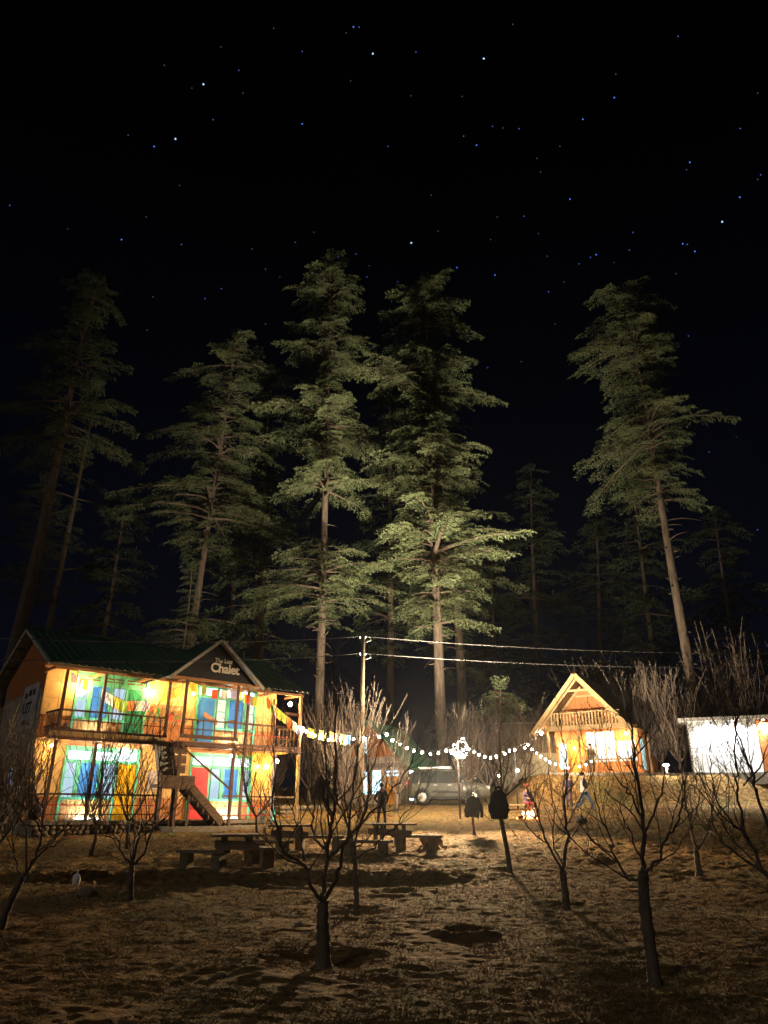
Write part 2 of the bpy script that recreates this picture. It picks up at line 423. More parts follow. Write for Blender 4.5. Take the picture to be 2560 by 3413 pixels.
# wall panels and dado boards
panel_cache = {}
def panel(x0, x1, z0, z1, m, name, t=.03, y=YW, parent=chalet):
    key = (round(x1 - x0, 3), round(z1 - z0, 3), t, m.name)
    if key not in panel_cache:
        o = MB().span((-(x1 - x0) / 2, 0, 0), ((x1 - x0) / 2, t, z1 - z0)).build(name, m, parent); panel_cache[key] = o.data
    else: o = link(name, panel_cache[key], parent)
    o.location = ((x0 + x1) / 2, y, z0); return o
rngc = random.Random(5)
for fl in (0, 3.0):
    for a, b in ((-.32, .87), (3.9, 6.2), (9.28, 10.4)):
        n = 2 if b - a < 1.3 else 4; w = (b - a) / n
        top = 2.85 if fl == 0 else 2.62
        for k in range(n):
            for (z0, z1) in ((.84, 1.48), (1.49, 2.13), (2.14, top)):
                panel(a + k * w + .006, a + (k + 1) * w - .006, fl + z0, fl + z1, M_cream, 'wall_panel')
        n = int(round((b - a) / .15)); w = (b - a) / n
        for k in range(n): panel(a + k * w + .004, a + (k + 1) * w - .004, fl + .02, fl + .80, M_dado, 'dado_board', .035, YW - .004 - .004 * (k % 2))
        bx('dado_rail', M_dado, (a + .001, YW - .028, fl + .802), (b - .001, YW + .03, fl + .838))
    for a, b, s in UNITS:
        e = a + 2.14 if s == 'L' else b; st = a if s == 'L' else a + 1.02
        n = 14; w = (e - st) / n
        for k in range(n): panel(st + k * w + .004, st + (k + 1) * w - .004, fl + .02, fl + .74, M_dado, 'dado_board', .035, YW - .004 - .004 * (k % 2))
        bx('header_beam', M_beamlight, (a - .02, YW - .03, fl + 2.725), (b + .02, YW + .05, fl + (2.98 if fl == 0 else 2.62 if False else 2.74)))
# door-and-window units
M_transom_lit = emit('lit_transom_glass', (.82, .95, 1.0), .55)
M_pane_lit = emit('lit_window_glass', (.70, .92, 1.0), .16)
M_bluecurt = glow_cloth('glowing_blue_curtain', (.15, .40, .75), (.20, .55, 1.0), .09)  # emission added to the blue cloth to brighten the casements
def unit(a, b, fl, side, door_m, lit, name_lab):
    fr = MB(); y0, y1 = YW - .06, YW + .05; z = lambda h: fl + h
    def H(x0, x1, h0, h1): fr.span((x0, y0, z(h0)), (x1, y1, z(h1)))
    dl, dr = (a + 2.16, a + 2.91) if side == 'L' else (a + .10, a + .90)
    wl_, wr = (a, a + 2.10) if side == 'L' else (a + 1.0, b)
    H(a, b, 2.54, 2.72); H(a, b, 2.10, 2.22)
    H(a, a + .09, 0, 2.10); H(b - .09, b, 0, 2.10); H(a, a + .09, 2.221, 2.539); H(b - .09, b, 2.221, 2.539)
    xm = dl - .075 if side == 'L' else dr + .005
    H(xm, xm + .07, 0, 2.099)
    o = fr.build('window_frame', M_mint, chalet)
    # transom lights
    n = 3; L = b - a - .18; c = L / n
    for k in range(n):
        x0 = a + .09 + k * c; x1 = x0 + c
        if k: MB().span((x0 - .05, y0 + .003, z(2.223)), (x0 + .05, y1, z(2.537))).build('mullion', M_mint, o)
        if lit:
            MB().span((x0 + .05, YW - .01, z(2.226)), (x1 - .05, YW + .01, z(2.534))).build('transom_pane', M_transom_lit, o)
            MB().span((x0 + .051, YW - .04, z(2.36)), (x1 - .051, YW - .012, z(2.385))).build('glazing_bar', M_mint, o)
        else:
            MB().span((x0 + .05, YW - .03, z(2.226)), (x1 - .05, YW + .01, z(2.534))).build('transom_board', M_mint, o)
            for q in (2.30, 2.42):
                MB().span((x0 + .10, YW - .036, z(q)), ((x0 + x1) / 2 - .03, YW - .031, z(q + .05))).build('vent_slot', M_vent, o)
                MB().span(((x0 + x1) / 2 + .03, YW - .036, z(q)), (x1 - .10, YW - .031, z(q + .05))).build('vent_slot', M_vent, o)
    # window: fixed light, blue casement pair, fixed light
    sl = MB().span((wl_ + .001, YW - .12, z(.745)), (wr - .001, YW + .04, z(.83))).build('window_sill', M_mint, chalet)
    xs = [wl_ + .09, wl_ + .50, wl_ + .66, wl_ + 1.38, wl_ + 1.54, wr - (.09 if side == 'R' else .03)]
    pier = MB()
    for x0, x1 in ((xs[1], xs[2]), (xs[3], xs[4])): pier.span((x0, y0 + .004, z(.831)), (x1, y1 - .003, z(2.099)))
    if side == 'R': pass
    pier.build('mullion', M_mint, o)
    for (x0, x1) in ((xs[0], xs[1]), (xs[4], xs[5])):
        MB().span((x0, YW + .0, z(.831)), (x1, YW + .012, z(2.098))).build('glass_pane', M_glass, o)
        MB().span((x0 + .001, y0 + .01, z(1.52)), (x1 - .001, YW - .002, z(1.55))).build('glazing_bar', M_mint, o)
        cur(o, x0, x1, YW + .035, z(.832), z(2.09), M_curtain_dim if lit < 2 else M_curtain_warm)
    xc = (xs[2] + xs[3]) / 2
    for x0, x1 in ((xs[2], xc), (xc, xs[3])):
        cs = MB(); 
        for (p, q, r, s_) in ((x0 + .004, x1 - .004, .834, .90), (x0 + .004, x1 - .004, 2.03, 2.096), (x0 + .004, x1 - .004, 1.63, 1.69)): cs.span((p, YW - .05, z(r)), (q, YW - .01, z(s_)))
        cs.span((x0 + .004, YW - .052, z(.9)), (x0 + .06, YW - .012, z(2.03))); cs.span((x1 - .06, YW - .052, z(.9)), (x1 - .004, YW - .012, z(2.03)))
        cw = cs.build('casement', M_blue, o)
        MB().span((x0 + .06, YW - .03, z(.9)), (x1 - .06, YW - .022, z(2.03))).build('glass_pane', M_glass, o)
        cur(o, x0 + .03, x1 - .03, YW + .02, z(.85), z(2.05), M_bluecurt)
    # door
    d = MB().span((dl, YW - .05, z(.02)), (dr, YW - .01, z(2.098)))
    dd = d.build('door', door_m, chalet)
    for (h0, h1) in ((.15, .50), (.58, .93)): MB().span((dl + .10, YW - .062, z(h0)), (dr - .10, YW - .051, z(h1))).build('door_panel', door_m, dd)
    for k in range(5):
        w = (dr - dl - .2) / 5; MB().span((dl + .10 + k * w + .005, YW - .060, z(1.02)), (dl + .10 + (k + 1) * w - .005, YW - .051, z(1.95))).build('door_panel', door_m, dd)
    MB().box((dr - .06 if side == 'L' else dl + .06, YW - .07, z(1.0)), (.03, .04, .12)).build('door_handle', M_dark, dd)
def cur(parent, x0, x1, y, z0, z1, m):
    n = 14; V = []
    for i in range(n + 1):
        t = i / n; x = x0 + (x1 - x0) * t; yy = y + .007 * math.sin(t * 24)
        V += [(x, yy, z0), (x, yy, z1)]
    MB().add(V, [(2 * i, 2 * i + 2, 2 * i + 3, 2 * i + 1) for i in range(n)], 0, True).build('curtain', m, parent)
unit(.87, 3.9, 0, 'L', M_yellow, 1, '')
unit(.87, 3.9, 3.0, 'L', M_green, 0, '')
unit(6.2, 9.28, 0, 'R', M_red, 1, '')
unit(6.2, 9.28, 3.0, 'R', M_bluedoor, 2, '')
# porch floor, plinth, balcony deck
bx('porch_floor', M_concrete, (-.4, -.12, -.13), (10.95, YW, 0))
bx('plinth', M_concrete, (-.3, .05, -.75), (10.85, YW, -.131))
sr = random.Random(8); x = -.34
stone_meshes = []
for k in range(8):
    mb = MB(); mb.ball((0, 0, 0), 1, 8, 6); r2 = random.Random(k)
    V = mb.v[0]; V *= np.array([1 + .25 * r2.random() for _ in range(3)], dtype=np.float32) * (.85 + .3 * np.random.default_rng(k).random((len(V), 1))).astype(np.float32)
    o = mb.build('plinth_stone', M_stone, chalet); stone_meshes.append(o.data); bpy.data.objects.remove(o)
for row, zc in enumerate((-.24, -.40, -.55)):
    x = -.3 + .1 * row
    while x < 10.8:
        w = sr.uniform(.14, .34); o = link('plinth_stone', sr.choice(stone_meshes), chalet, (x + w / 2, .05, zc + sr.uniform(-.015, .015))); o.scale = (w * .5, .10, .085); o.rotation_euler = (0, sr.uniform(-.15, .15), 0); x += w
nb = 46
for k in range(nb):
    x0 = -.35 + k * (11.25 / nb); bx('deck_plank', M_beamlight, (x0 + .004, -.05, 2.90), (x0 + 11.25 / nb - .004, YW - .062, 2.935 + .003 * (k % 2)))
bx('porch_beam', M_beam, (-.36, -.07, 2.80), (10.95, .05, 2.897)); bx('balcony_beam', M_beam, (-.36, -.10, 3.10), (4.28, -.01, 3.19))
bx('balcony_fascia', M_cream, (-.33, -.075, 2.941), (4.2, -.03, 3.098))
bx('porch_beam', M_beam, (4.5, -1.06, 2.76), (6.95, -.94, 2.90))
for x0 in (4.5, 6.9): bx('porch_beam', M_beam, (x0 - .05, -.94, 2.77), (x0 + .05, -.071, 2.895))
for k in range(11): bx('deck_plank', M_beamlight, (4.4 + k * .235, -1.1, 2.902), (4.4 + k * .235 + .225, -.056, 2.935))
bx('balcony_beam', M_beam, (4.4, -1.10, 3.05), (7.0, -1.02, 3.19))
for x0, x1 in ((7.05, 10.9),): bx('balcony_beam', M_beam, (x0, -.08, 2.942), (x1, -.01, 3.06))
for k in range(7): bx('deck_joist', M_beamlight, (.6 + k * 1.6, .06, 2.78), (.7 + k * 1.6, YW - .07, 2.896))
# posts
def post(x, y, z0, z1, s=.1, m=M_post): bx('post', m, (x - s / 2, y - s / 2, z0), (x + s / 2, y + s / 2, z1))
for x in (0, 1.5, 4.22): post(x, 0, 0, 2.755); post(x, 0, 3.195, 5.36)
for x in (8.0,): post(x, 0, 3.062, 5.36)
post(9.55, .02, 0, 2.755, .11, M_soffit); post(10.83, 0, 0, 2.755, .13, M_pale); post(10.83, 0, 2.937, 5.36, .12, M_beamlight); post(10.28, YW - .12, 2.937, 5.36, .10, M_beamlight)
for x in (4.5, 6.9): post(x, -1.0, -.22, 2.755, .11); post(x, -1.0, 3.195, 5.42, .10)
post(7.95, 0, 0, 2.755, .1)
# railings
def rail(a, b, w=.05, h=.05, m=M_beam): MB().bar((a[0], -a[1], a[2]), (b[0], -b[1], b[2]), w, h).build('railing_bar', m, chalet)
for (u0, u1) in ((.05, 1.45), (1.55, 4.17)):
    rail((u0, 0, 3.88), (u1, 0, 3.88), .07, .07); rail((u0, 0, 3.52), (u1, 0, 3.52), .035, .035)
    rail((u0, 0, .90), (u1, 0, .90), .06, .07, M_beam); rail((u0, 0, .53), (u1, 0, .53), .03, .04, M_red); rail((u0, 0, .21), (u1, 0, .21), .035, .05, M_beam)
rail((-.02, -.06, 3.88), (-.1, -1.44, 3.88), .07, .07); rail((-.02, -.06, 3.35), (-.1, -1.44, 3.35))
rail((-.02, -.06, .90), (-.1, -1.44, .90), .06, .06)
for k in range(7): rail((-.03 - k * .01, -.2 - .18 * k, 2.95), (-.03 - k * .01, -.2 - .18 * k, 3.84), .04, .04)
for k in range(5): rail((2.9 + k * .27, 0, 3.19), (2.9 + k * .27, 0, 3.86), .025, .025)
for (u0, u1, v) in ((4.56, 6.85, 1.0),):
    rail((u0, v, 3.78), (u1, v, 3.78), .05, .05); rail((u0, v, 3.42), (u1, v, 3.42), .035, .035)
    for k in range(4): rail((u0 + .35 + k * .5, v, 3.19), (u0 + .35 + k * .5, v, 3.76), .03, .03)
for v0 in (.1,): rail((6.9, .95, 3.9), (6.9, .02, 3.9), .06, .06)
for (u0, u1) in ((6.95, 7.95), (8.05, 10.2)):
    rail((u0, 0, 3.92), (u1, 0, 3.92), .07, .08); rail((u0, 0, 3.47), (u1, 0, 3.47), .03, .03, M_red)
for k in range(8): rail((8.3 + k * .27, 0, 3.06), (8.3 + k * .27, 0, 3.88), .028, .028)
for k in range(5): rail((10.2 + .11 * k, -.75 + .15 * k, 2.95), (10.2 + .11 * k, -.75 + .15 * k, 3.9), .04, .04, M_pale)
rail((10.15, -.85, 3.9), (10.78, -.06, 3.9), .08, .07, M_pale); rail((10.15, -.85, 3.45), (10.78, -.06, 3.45), .06, .05, M_pale); rail((10.17, -.85, 3.10), (10.78, -.06, 3.62), .05, .05, M_pale)
for (u0, u1) in ((7.1, 7.9), (8.0, 9.5), (9.6, 10.77)):
    rail((u0, 0, .92), (u1, 0, .92), .06, .07, M_beam if u0 < 9 else M_pale); rail((u0, 0, .53), (u1, 0, .53), .03, .04, M_red if u0 < 9 else M_pale); rail((u0, 0, .18), (u1, 0, .18), .03, .05, M_red if u0 < 9 else M_pale)
MB().bar((10.2, .3, 4.6), (10.55, -.35, 4.45), .03, .12).build('brace', M_beamlight, chalet)
MB().bar((7.05, 1.0, 3.98), (7.05 - 1.0, .35, 4.22), .05, .2).build('plank_seat', M_beamlight, chalet)
# porch roof edge: eave beam and scalloped sheet edge
bx('eave_beam', M_beamlight, (-.5, -.10, 5.362), (10.9, -.01, 5.46)); bx('eave_beam', M_beamlight, (-.5, YW - .25, 5.62), (10.9, YW - .13, 5.70))
for x in (-.42, 1.5, 3.4, 7.9, 9.4, 10.85): bx('rafter', M_beamlight, (x - .04, -.009, 5.40), (x + .04, YW - .07, 5.50))
# main roof in separate corrugated sheets
RY0, RZ0, RY1, RZ1 = -.42, 5.50, 3.95, 7.62       # eave, ridge (front slope)
def sheet(w, L, ribs, rh=.05, name='roof_sheet', m=M_roof, parent=chalet, ang=0, loc=(0, 0, 0), t=.012, rz=0, m2=None):
    """ribbed sheet, x across, y up the slope"""
    prof = []; n = ribs
    for k in range(n):
        c = w * (k + .5) / n - w / 2; h = w / n
        prof += [(c - h * .5, 0), (c - .05, 0), (c - .025, rh), (c + .025, rh), (c + .05, 0)]
    prof += [(w / 2, 0)]
    V = []; 
    for y in (0, L):
        for x_, z_ in prof: V.append((x_, y, z_))
    for y in (0, L):
        for x_, z_ in prof: V.append((x_, y, z_ - t))
    q = len(prof); Fs = []; mi = []
    mb = MB()
    mb.add(V, [(i, i + 1, q + i + 1, q + i) for i in range(q - 1)], 0)
    mb.add(V, [(2 * q + i, 3 * q + i, 3 * q + i + 1, 2 * q + i + 1) for i in range(q - 1)] + [(i, 2 * q + i, 2 * q + i + 1, i + 1) for i in range(q - 1)] + [(q + i, q + i + 1, 3 * q + i + 1, 3 * q + i) for i in range(q - 1)], 1)
    o = mb.build(name, [m, m2 or M_soffit], parent, loc); o.rotation_euler = Euler((ang, 0, rz)); return o
sl = math.atan2(RZ1 - RZ0, RY1 - RY0); SLn = math.hypot(RZ1 - RZ0, RY1 - RY0)
N = 13; w = 11.9 / N; first = None
for k in range(N):
    if first is None: first = sheet(w - .002, SLn, 3, ang=sl, loc=(-.85 + w * (k + .5), RY0, RZ0)); o = first
    else:
        o = link('roof_sheet', first.data, chalet, (-.85 + w * (k + .5), RY0, RZ0)); o.rotation_euler = (sl, 0, 0)
for k in range(N):
    o = link('roof_sheet', first.data, chalet, (-.85 + w * (k + .5), 2 * RY1 - RY0, RZ0)); o.rotation_euler = (sl, 0, math.pi)
MB().prism([(RY1 - .22, RZ1 - .04), (RY1, RZ1 + .08), (RY1 + .22, RZ1 - .04), (RY1, RZ1 + .05)], -.86, 11.06, 'x').build('ridge_cap', M_roof, chalet)
for s in (1, -1):                                        # verge boards and rafters of the left gable
    MB().bar((-.80, RY1 + s * .05, RZ1 - .12), (-.80, RY1 + s * 4.2, RZ0 + .02), .04, .16).build('verge_board', M_soffit, chalet)
    for q in (.30, .62): MB().bar((-.84, RY1 + s * 4.2 * q, RZ1 - 2.06 * q - .09), (-.36, RY1 + s * 4.2 * q, RZ1 - 2.06 * q - .09), .06, .06).build('purlin', M_post, chalet)
# sign gable over the stairs
GU, GW, GE, GH = 5.78, 2.2, 5.36, 1.82                   # centre, half span, eave height, rise
gs = math.atan2(GH, GW); gl = math.hypot(GH, GW)
for s in (1, -1):
    for k in range(3):
        y0 = -1.32 + k * 1.0
        o = sheet(.998, gl + .05, 4, .03, loc=(GU + s * (GW + .02), y0 + .5, GE), ang=0); o.rotation_euler = Matrix.Rotation(math.pi / 2 * s, 4, 'Z').to_euler()
        o.matrix_local = Matrix.Translation((GU + s * (GW + .02), y0 + .5, GE)) @ Matrix.Rotation(s * math.pi / 2, 4, 'Z') @ Matrix.Rotation(gs, 4, 'X')
    MB().bar((GU + s * .02, -1.30, GE + GH - .06), (GU + s * (GW + .02), -1.30, GE - .07), .03, .13).build('verge_board', M_soffit, chalet)
MB().prism([(-1.36, 0), (1.7, 0), (1.7, .03), (-1.36, .03)], GU - .12, GU + .12, 'x').build('ridge_cap', M_roof, chalet).location = (0, 0, GE + GH + .03)
sign = MB().prism([(GU - GW + .28, GE + .1), (GU + GW - .28, GE + .1), (GU, GE + GH - .13)], -1.06, -1.02, 'y').build('sign_board', M_blacksign, chalet)
bx('sign_beam', M_beamlight, (GU - GW + .1, -1.07, GE + .0), (GU + GW - .1, -.98, GE + .098)); bx('side_beam', M_beamlight, (4.45, -.975, GE), (4.55, .0, GE + .09)); bx('side_beam', M_beamlight, (6.95, -.975, GE), (7.05, .0, GE + .09))
def letters(txt, x, z, size, off, sp=1.0):
    me = fillet_text(txt, size, .012, off, 'LEFT', sp); me.materials.clear(); me.materials.append(M_cream_letter)
    o = link('lettering', me, sign, (x, -1.075, z)); o.rotation_euler = (math.pi / 2, 0, 0); return o
letters('The Last', 5.62, 6.22, .24, .004); letters('Chalet', 5.45, 5.80, .54, .014, .95)
# poster on the grey gable wall
pw = MB().span((-.352, 2.1, 3.35), (-.348, 4.2, 5.15)).build('poster_sheet', mat('grimy_white_sheet', (.42, .42, .44), .8, .3, 3), chalet)
me = fillet_text('JUST', .62, .002, .02); me.materials.clear(); me.materials.append(M_blacksign)
o = link('poster_lettering', me, pw, (-.354, 4.05, 4.02)); o.rotation_euler = (math.pi / 2, 0, -math.pi / 2)
for yy, zz, ww, hh_ in ((3.75, 4.75, .34, .2), (3.2, 4.82, .4, .24), (2.7, 4.8, .3, .22), (3.5, 3.65, .5, .2), (2.8, 3.6, .5, .22)):
    MB().span((-.356, yy - ww / 2, zz - hh_ / 2), (-.353, yy + ww / 2, zz + hh_ / 2)).build('poster_block', M_blacksign, pw)
lw = MB().span((-.36, 3.3, 1.25), (-.33, 4.3, 1.95)).build('gable_window', M_pale, chalet)
for _k in range(3): MB().span((-.366, 3.34 + _k * .32, 1.29), (-.361, 3.62 + _k * .32, 1.91)).build('lit_pane', emit('dim_blue_lit_pane', (.45, .62, 1.0), .10), lw)
# pictures and murals on the facade
def picture(u0, u1, w0, w1, cols, name, seed, label):
    """flat painted board: coloured shapes on a ground"""
    r = random.Random(seed); root = MB().span((u0, YW - .034, w0), (u1, YW - .004, w1)).build(name, mat('paint_%d' % seed, cols[0], .7, .3, 6), chalet); root['label'] = label
    for i, c in enumerate(cols[1:]):
        cx = r.uniform(u0 + .12, u1 - .12); cz = r.uniform(w0 + .12, w1 - .12); n = 9; rx = r.uniform(.10, .26) * (u1 - u0); rz = r.uniform(.12, .3) * (w1 - w0)
        poly = [(max(u0 + .01, min(u1 - .01, cx + rx * math.cos(a) * r.uniform(.6, 1.2))), max(w0 + .01, min(w1 - .01, cz + rz * math.sin(a) * r.uniform(.6, 1.2)))) for a in [6.283 * t / n for t in range(n)]]
        MB().prism(poly, YW - .036 - .002 * i, YW - .0345 - .002 * i, 'y').build('painted_shape', mat('paint_%d_%d' % (seed, i), c, .7, .25, 8), root)
picture(4.02, 4.62, 3.86, 4.62, [(.30, .19, .09), (.55, .07, .05), (.12, .35, .08), (.05, .25, .10), (.62, .30, .05)], 'mural_panel', 1, 'mural of red and green shapes left of the blue door')
picture(4.64, 5.55, 3.86, 4.62, [(.32, .21, .10), (.50, .40, .22), (.52, .09, .08), (.50, .09, .08), (.22, .22, .07)], 'mural_panel', 2, 'brown mural with two red forms')
picture(4.95, 5.35, 4.80, 5.35, [(.50, .42, .20), (.05, .22, .55), (.25, .14, .10)], 'hanging_picture', 3, 'small blue hanging picture')
picture(4.90, 5.30, 1.25, 1.86, [(.42, .40, .36), (.10, .18, .55), (.10, .18, .55), (.30, .3, .4)], 'poster', 4, 'pale poster with blue print')
picture(4.35, 4.75, 1.15, 1.9, [(.34, .31, .30), (.45, .42, .42), (.28, .26, .28)], 'poster', 6, 'faded grey poster')
picture(5.0, 5.22, 2.15, 2.62, [(.25, .05, .03), (.75, .75, .7), (.15, .4, .25)], 'sign_plate', 7, 'small red and white plate')

# concrete apron and stairs
apron = tag(MB().span((4.35, -1.42, -.56), (9.6, -.14, -.22)).build('concrete_step', M_concrete, None, CH_O, CH_A), 'low concrete step slab under the wooden stairs of the chalet', 'step')
st = empty('staircase', chw(5.4, .6, -.22), CH_A, 'dark wooden staircase with a landing climbing to the chalet balcony', 'staircase')
ST = lambda u, v, w: (u - 5.4, -(v - .6), w + .22)
def stp(name, m, a, b): 
    A = ST(*a); B = ST(*b); return MB().span(A, B).build(name, m, st)
M_stair = mat('dark_stair_wood', (.15, .095, .06), .8, .4, 6, .4, (.5, 2, 2))
nst = 6
for k in range(nst):
    u = 6.75 - k * .26; w0 = -.22 + .235 * (k + 1); stp('tread', M_stair, (u - .30, .12, w0 - .045), (u, 1.0, w0))
    stp('riser', M_stair, (u - .03, .16, w0 - .235), (u - .01, .96, w0 - .047))
for v in (.10, 1.02):
    MB().bar(ST(6.62, v, -.12), ST(5.12, v, 1.22), .05, .30).build('stringer', M_stair, st)
stp('landing', M_stair, (3.82, .12, 1.18), (5.22, 1.05, 1.30)); stp('landing_board', M_stair, (3.82, 1.06, 1.12), (5.22, 1.09, 1.62))
for u in (3.9, 4.4): 
    stp('leg', M_stair, (u - .04, .90, -.22), (u + .04, .98, 1.178))
stp('leg', M_stair, (5.06, .9, -.22), (5.14, .98, 1.178))
n2 = 8
for k in range(n2):
    v = .92 - k * .115; w0 = 1.30 + .205 * (k + 1); stp('tread', M_soffit, (3.84, v - .14, w0 - .05), (4.46, v + .02, w0)); stp('riser', M_soffit, (3.86, v - .01, w0 - .203), (4.44, v + .005, w0 - .052))
for u in (3.81, 4.49): MB().bar(ST(u, 1.0, 1.36), ST(u, .06, 2.98), .05, .26).build('stringer', M_stair, st)
MB().bar(ST(4.52, 1.06, 2.72), ST(6.86, 1.06, 1.14), .05, .07).build('handrail', M_stair, st)
for k in range(3): stp('ladder_board', M_stair, (4.58, .1, 1.75 + .37 * k), (5.2, .16, 2.08 + .37 * k))

# ------------------------------------------------------------------ lamps of the chalet
def bulb_lamp(name, loc, r, col, P, label, cat='lamp', group=None, drop=.25, mount=None):
    root = empty(name, loc, 0, label, cat, group)
    S = P / (4 * math.pi * math.pi * r * r)
    MB().ball((0, 0, 0), r, 10, 7, sz=(1, 1, 1.12)).build('bulb', emit('bulb_%s_%d' % ('_'.join('%02d' % int(c * 99) for c in col), int(S * 10)), col, S), root)
    MB().lathe([(r * .55, r * 1.0), (r * .5, r * 1.9), (r * .2, r * 2.1)], k=8).build('socket', M_dark, root)
    if mount is not None:
        d = Vector(mount) - Vector(loc); MB().tube([(0, 0, r * 2), tuple(d * .5 + Vector((0, 0, .03))), tuple(d)], [.007] * 3, 4).build('cord', M_rope, root)
    return root
WARM = (1.0, .62, .24); YEL = (1.0, .58, .10); NEU = (1.0, .86, .66); COOL = (.72, .93, 1.0)
def wl_lamp(u, v, w, r, col, P, label, mv=-1.46, mw=.25, **k): return bulb_lamp('bulb_lamp', chw(u, v, w), r, col, P, label, mount=chw(u, mv, w + mw) if mv is not None else chw(u, v, w + mw), **k)
wl_lamp(1.02, -1.15, 5.08, .085, WARM, 24, 'warm round bulb over the upper left windows of the chalet')
wl_lamp(4.0, -1.15, 5.05, .075, WARM, 22, 'warm round bulb beside the murals on the chalet balcony')
wl_lamp(10.42, -.3, 5.02, .09, (1, .66, .30), 34, 'bright bulb hanging in the open right end of the chalet balcony', mv=None, mw=.4)
wl_lamp(9.9, -.35, 2.46, .07, YEL, 18, 'yellow bulb hanging at the right end of the ground floor porch', mv=None, mw=.35)
wl_lamp(9.58, -1.40, 2.25, .06, YEL, 13, 'yellow wall bulb nearest the right lower windows', mw=.16)
wl_lamp(10.05, -1.40, 2.25, .06, YEL, 13, 'yellow wall bulb at the right corner of the lower wall', mw=.16)
wl_lamp(7.45, -.2, 2.55, .05, NEU, 12, 'small white bulb under the balcony before the lower right windows', mv=None, mw=.22)
wl_lamp(3.2, -1.2, 2.62, .05, NEU, 12, 'small white bulb above the yellow door', mw=.1)
wl_lamp(1.75, -.35, 2.66, .05, NEU, 14, 'small white bulb under the balcony before the lower left windows', mv=None, mw=.1)
wl_lamp(.1, -.8, 2.62, .045, WARM, 9, 'small bulb at the left end under the balcony', mv=None, mw=.14)
wl_lamp(5.0, -.7, 2.66, .045, WARM, 10, 'small bulb under the balcony behind the stairs', mv=None, mw=.1)
wl_lamp(5.7, -.8, 5.1, .05, WARM, 14, 'small bulb on the balcony beside the blue door', mv=None, mw=.25)
def floor_light(u, v, w, L, P, label, col=COOL):
    """slim LED washer lying on the floor, its lit face turned up to the wall"""
    root = empty('light_bar', chw(u, v, w), CH_A, label, 'lamp', 'LED light bars on the porch floors')
    MB().box((0, 0, .03), (L, .07, .06)).build('housing', M_dark, root)
    o = MB().box((0, .0, .064), (L * .96, .05, .006)).build('diffuser', emit('led_%d' % int(P * 10), col, P), root)
floor_light(2.0, -1.22, 0, 1.0, 60, 'LED light bar on the porch floor below the lower left windows')
floor_light(1.85, -1.22, 2.94, .8, 50, 'LED light bar on the balcony floor below the upper left windows')
floor_light(8.1, -1.22, 0, 1.2, 60, 'LED light bar on the porch floor below the lower right windows')
floor_light(8.2, -1.22, 2.94, 1.2, 50, 'LED light bar on the balcony floor below the upper right windows', (.95, .95, .8))
# ------------------------------------------------------------------ gable cabin on the terrace
CB_A = -math.radians(32.2); CB_O = Vector((9.71, 44.53, 2.06))
cabin = empty('gable_cabin', CB_O, CB_A, 'small wooden gable cabin on the terrace, its porch glowing white and orange', 'building')
CBM = Matrix.Translation(CB_O) @ Matrix.Rotation(CB_A, 4, 'Z')
def cbw(u, v, w): return CBM @ Vector((u, -v, w))
def cb(name, m, a, b, parent=None): return MB().span(a, b).build(name, m, parent or cabin)
CW, CYW, CDp = 4.9, 1.25, 5.5
cb('porch_floor', M_pale, (-.15, -.15, -.16), (CW + .15, CYW, 0)); cb('foundation', M_concrete, (-.1, -.1, -.7), (CW + .1, CDp, -.161))
cb('rear_wall', M_cabin, (0, CYW + .08, -.1), (CW, CDp, 2.6))
# front wall: boards, door, windows
cols = [(0, .45), (1.62, 1.78), (2.02, 2.18), (3.72, 3.80), (4.8, CW)]
def cboard(x0, x1, z0, z1, m=M_cabin, t=.05, name='wall_board'):
    n = max(1, int(round((x1 - x0) / .13))); w = (x1 - x0) / n
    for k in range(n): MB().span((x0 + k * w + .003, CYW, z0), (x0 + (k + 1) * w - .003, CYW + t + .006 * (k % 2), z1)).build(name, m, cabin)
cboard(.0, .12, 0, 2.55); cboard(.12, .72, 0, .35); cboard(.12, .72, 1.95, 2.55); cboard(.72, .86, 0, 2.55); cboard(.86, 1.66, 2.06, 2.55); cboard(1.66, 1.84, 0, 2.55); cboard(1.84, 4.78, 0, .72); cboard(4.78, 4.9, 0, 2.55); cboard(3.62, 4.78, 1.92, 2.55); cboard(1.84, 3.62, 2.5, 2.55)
cboard(.72, 4.9, 2.56, 2.75)
M_door_or = mat('orange_varnished_door', (.62, .27, .04), .35, .2, 5, .1, (3, 3, .3))
d = MB().span((.87, CYW + .01, .0), (1.65, CYW + .05, 2.05)).build('door', M_door_or, cabin)
for z0, z1 in ((.2, .85), (1.0, 1.85)):
    for x0 in (.97, 1.29): MB().span((x0, CYW - .004, z0), (x0 + .26, CYW + .009, z1)).build('door_panel', M_door_or, d)
MB().box((1.58, CYW - .02, 1.0), (.03, .05, .14)).build('door_handle', M_dark, d)
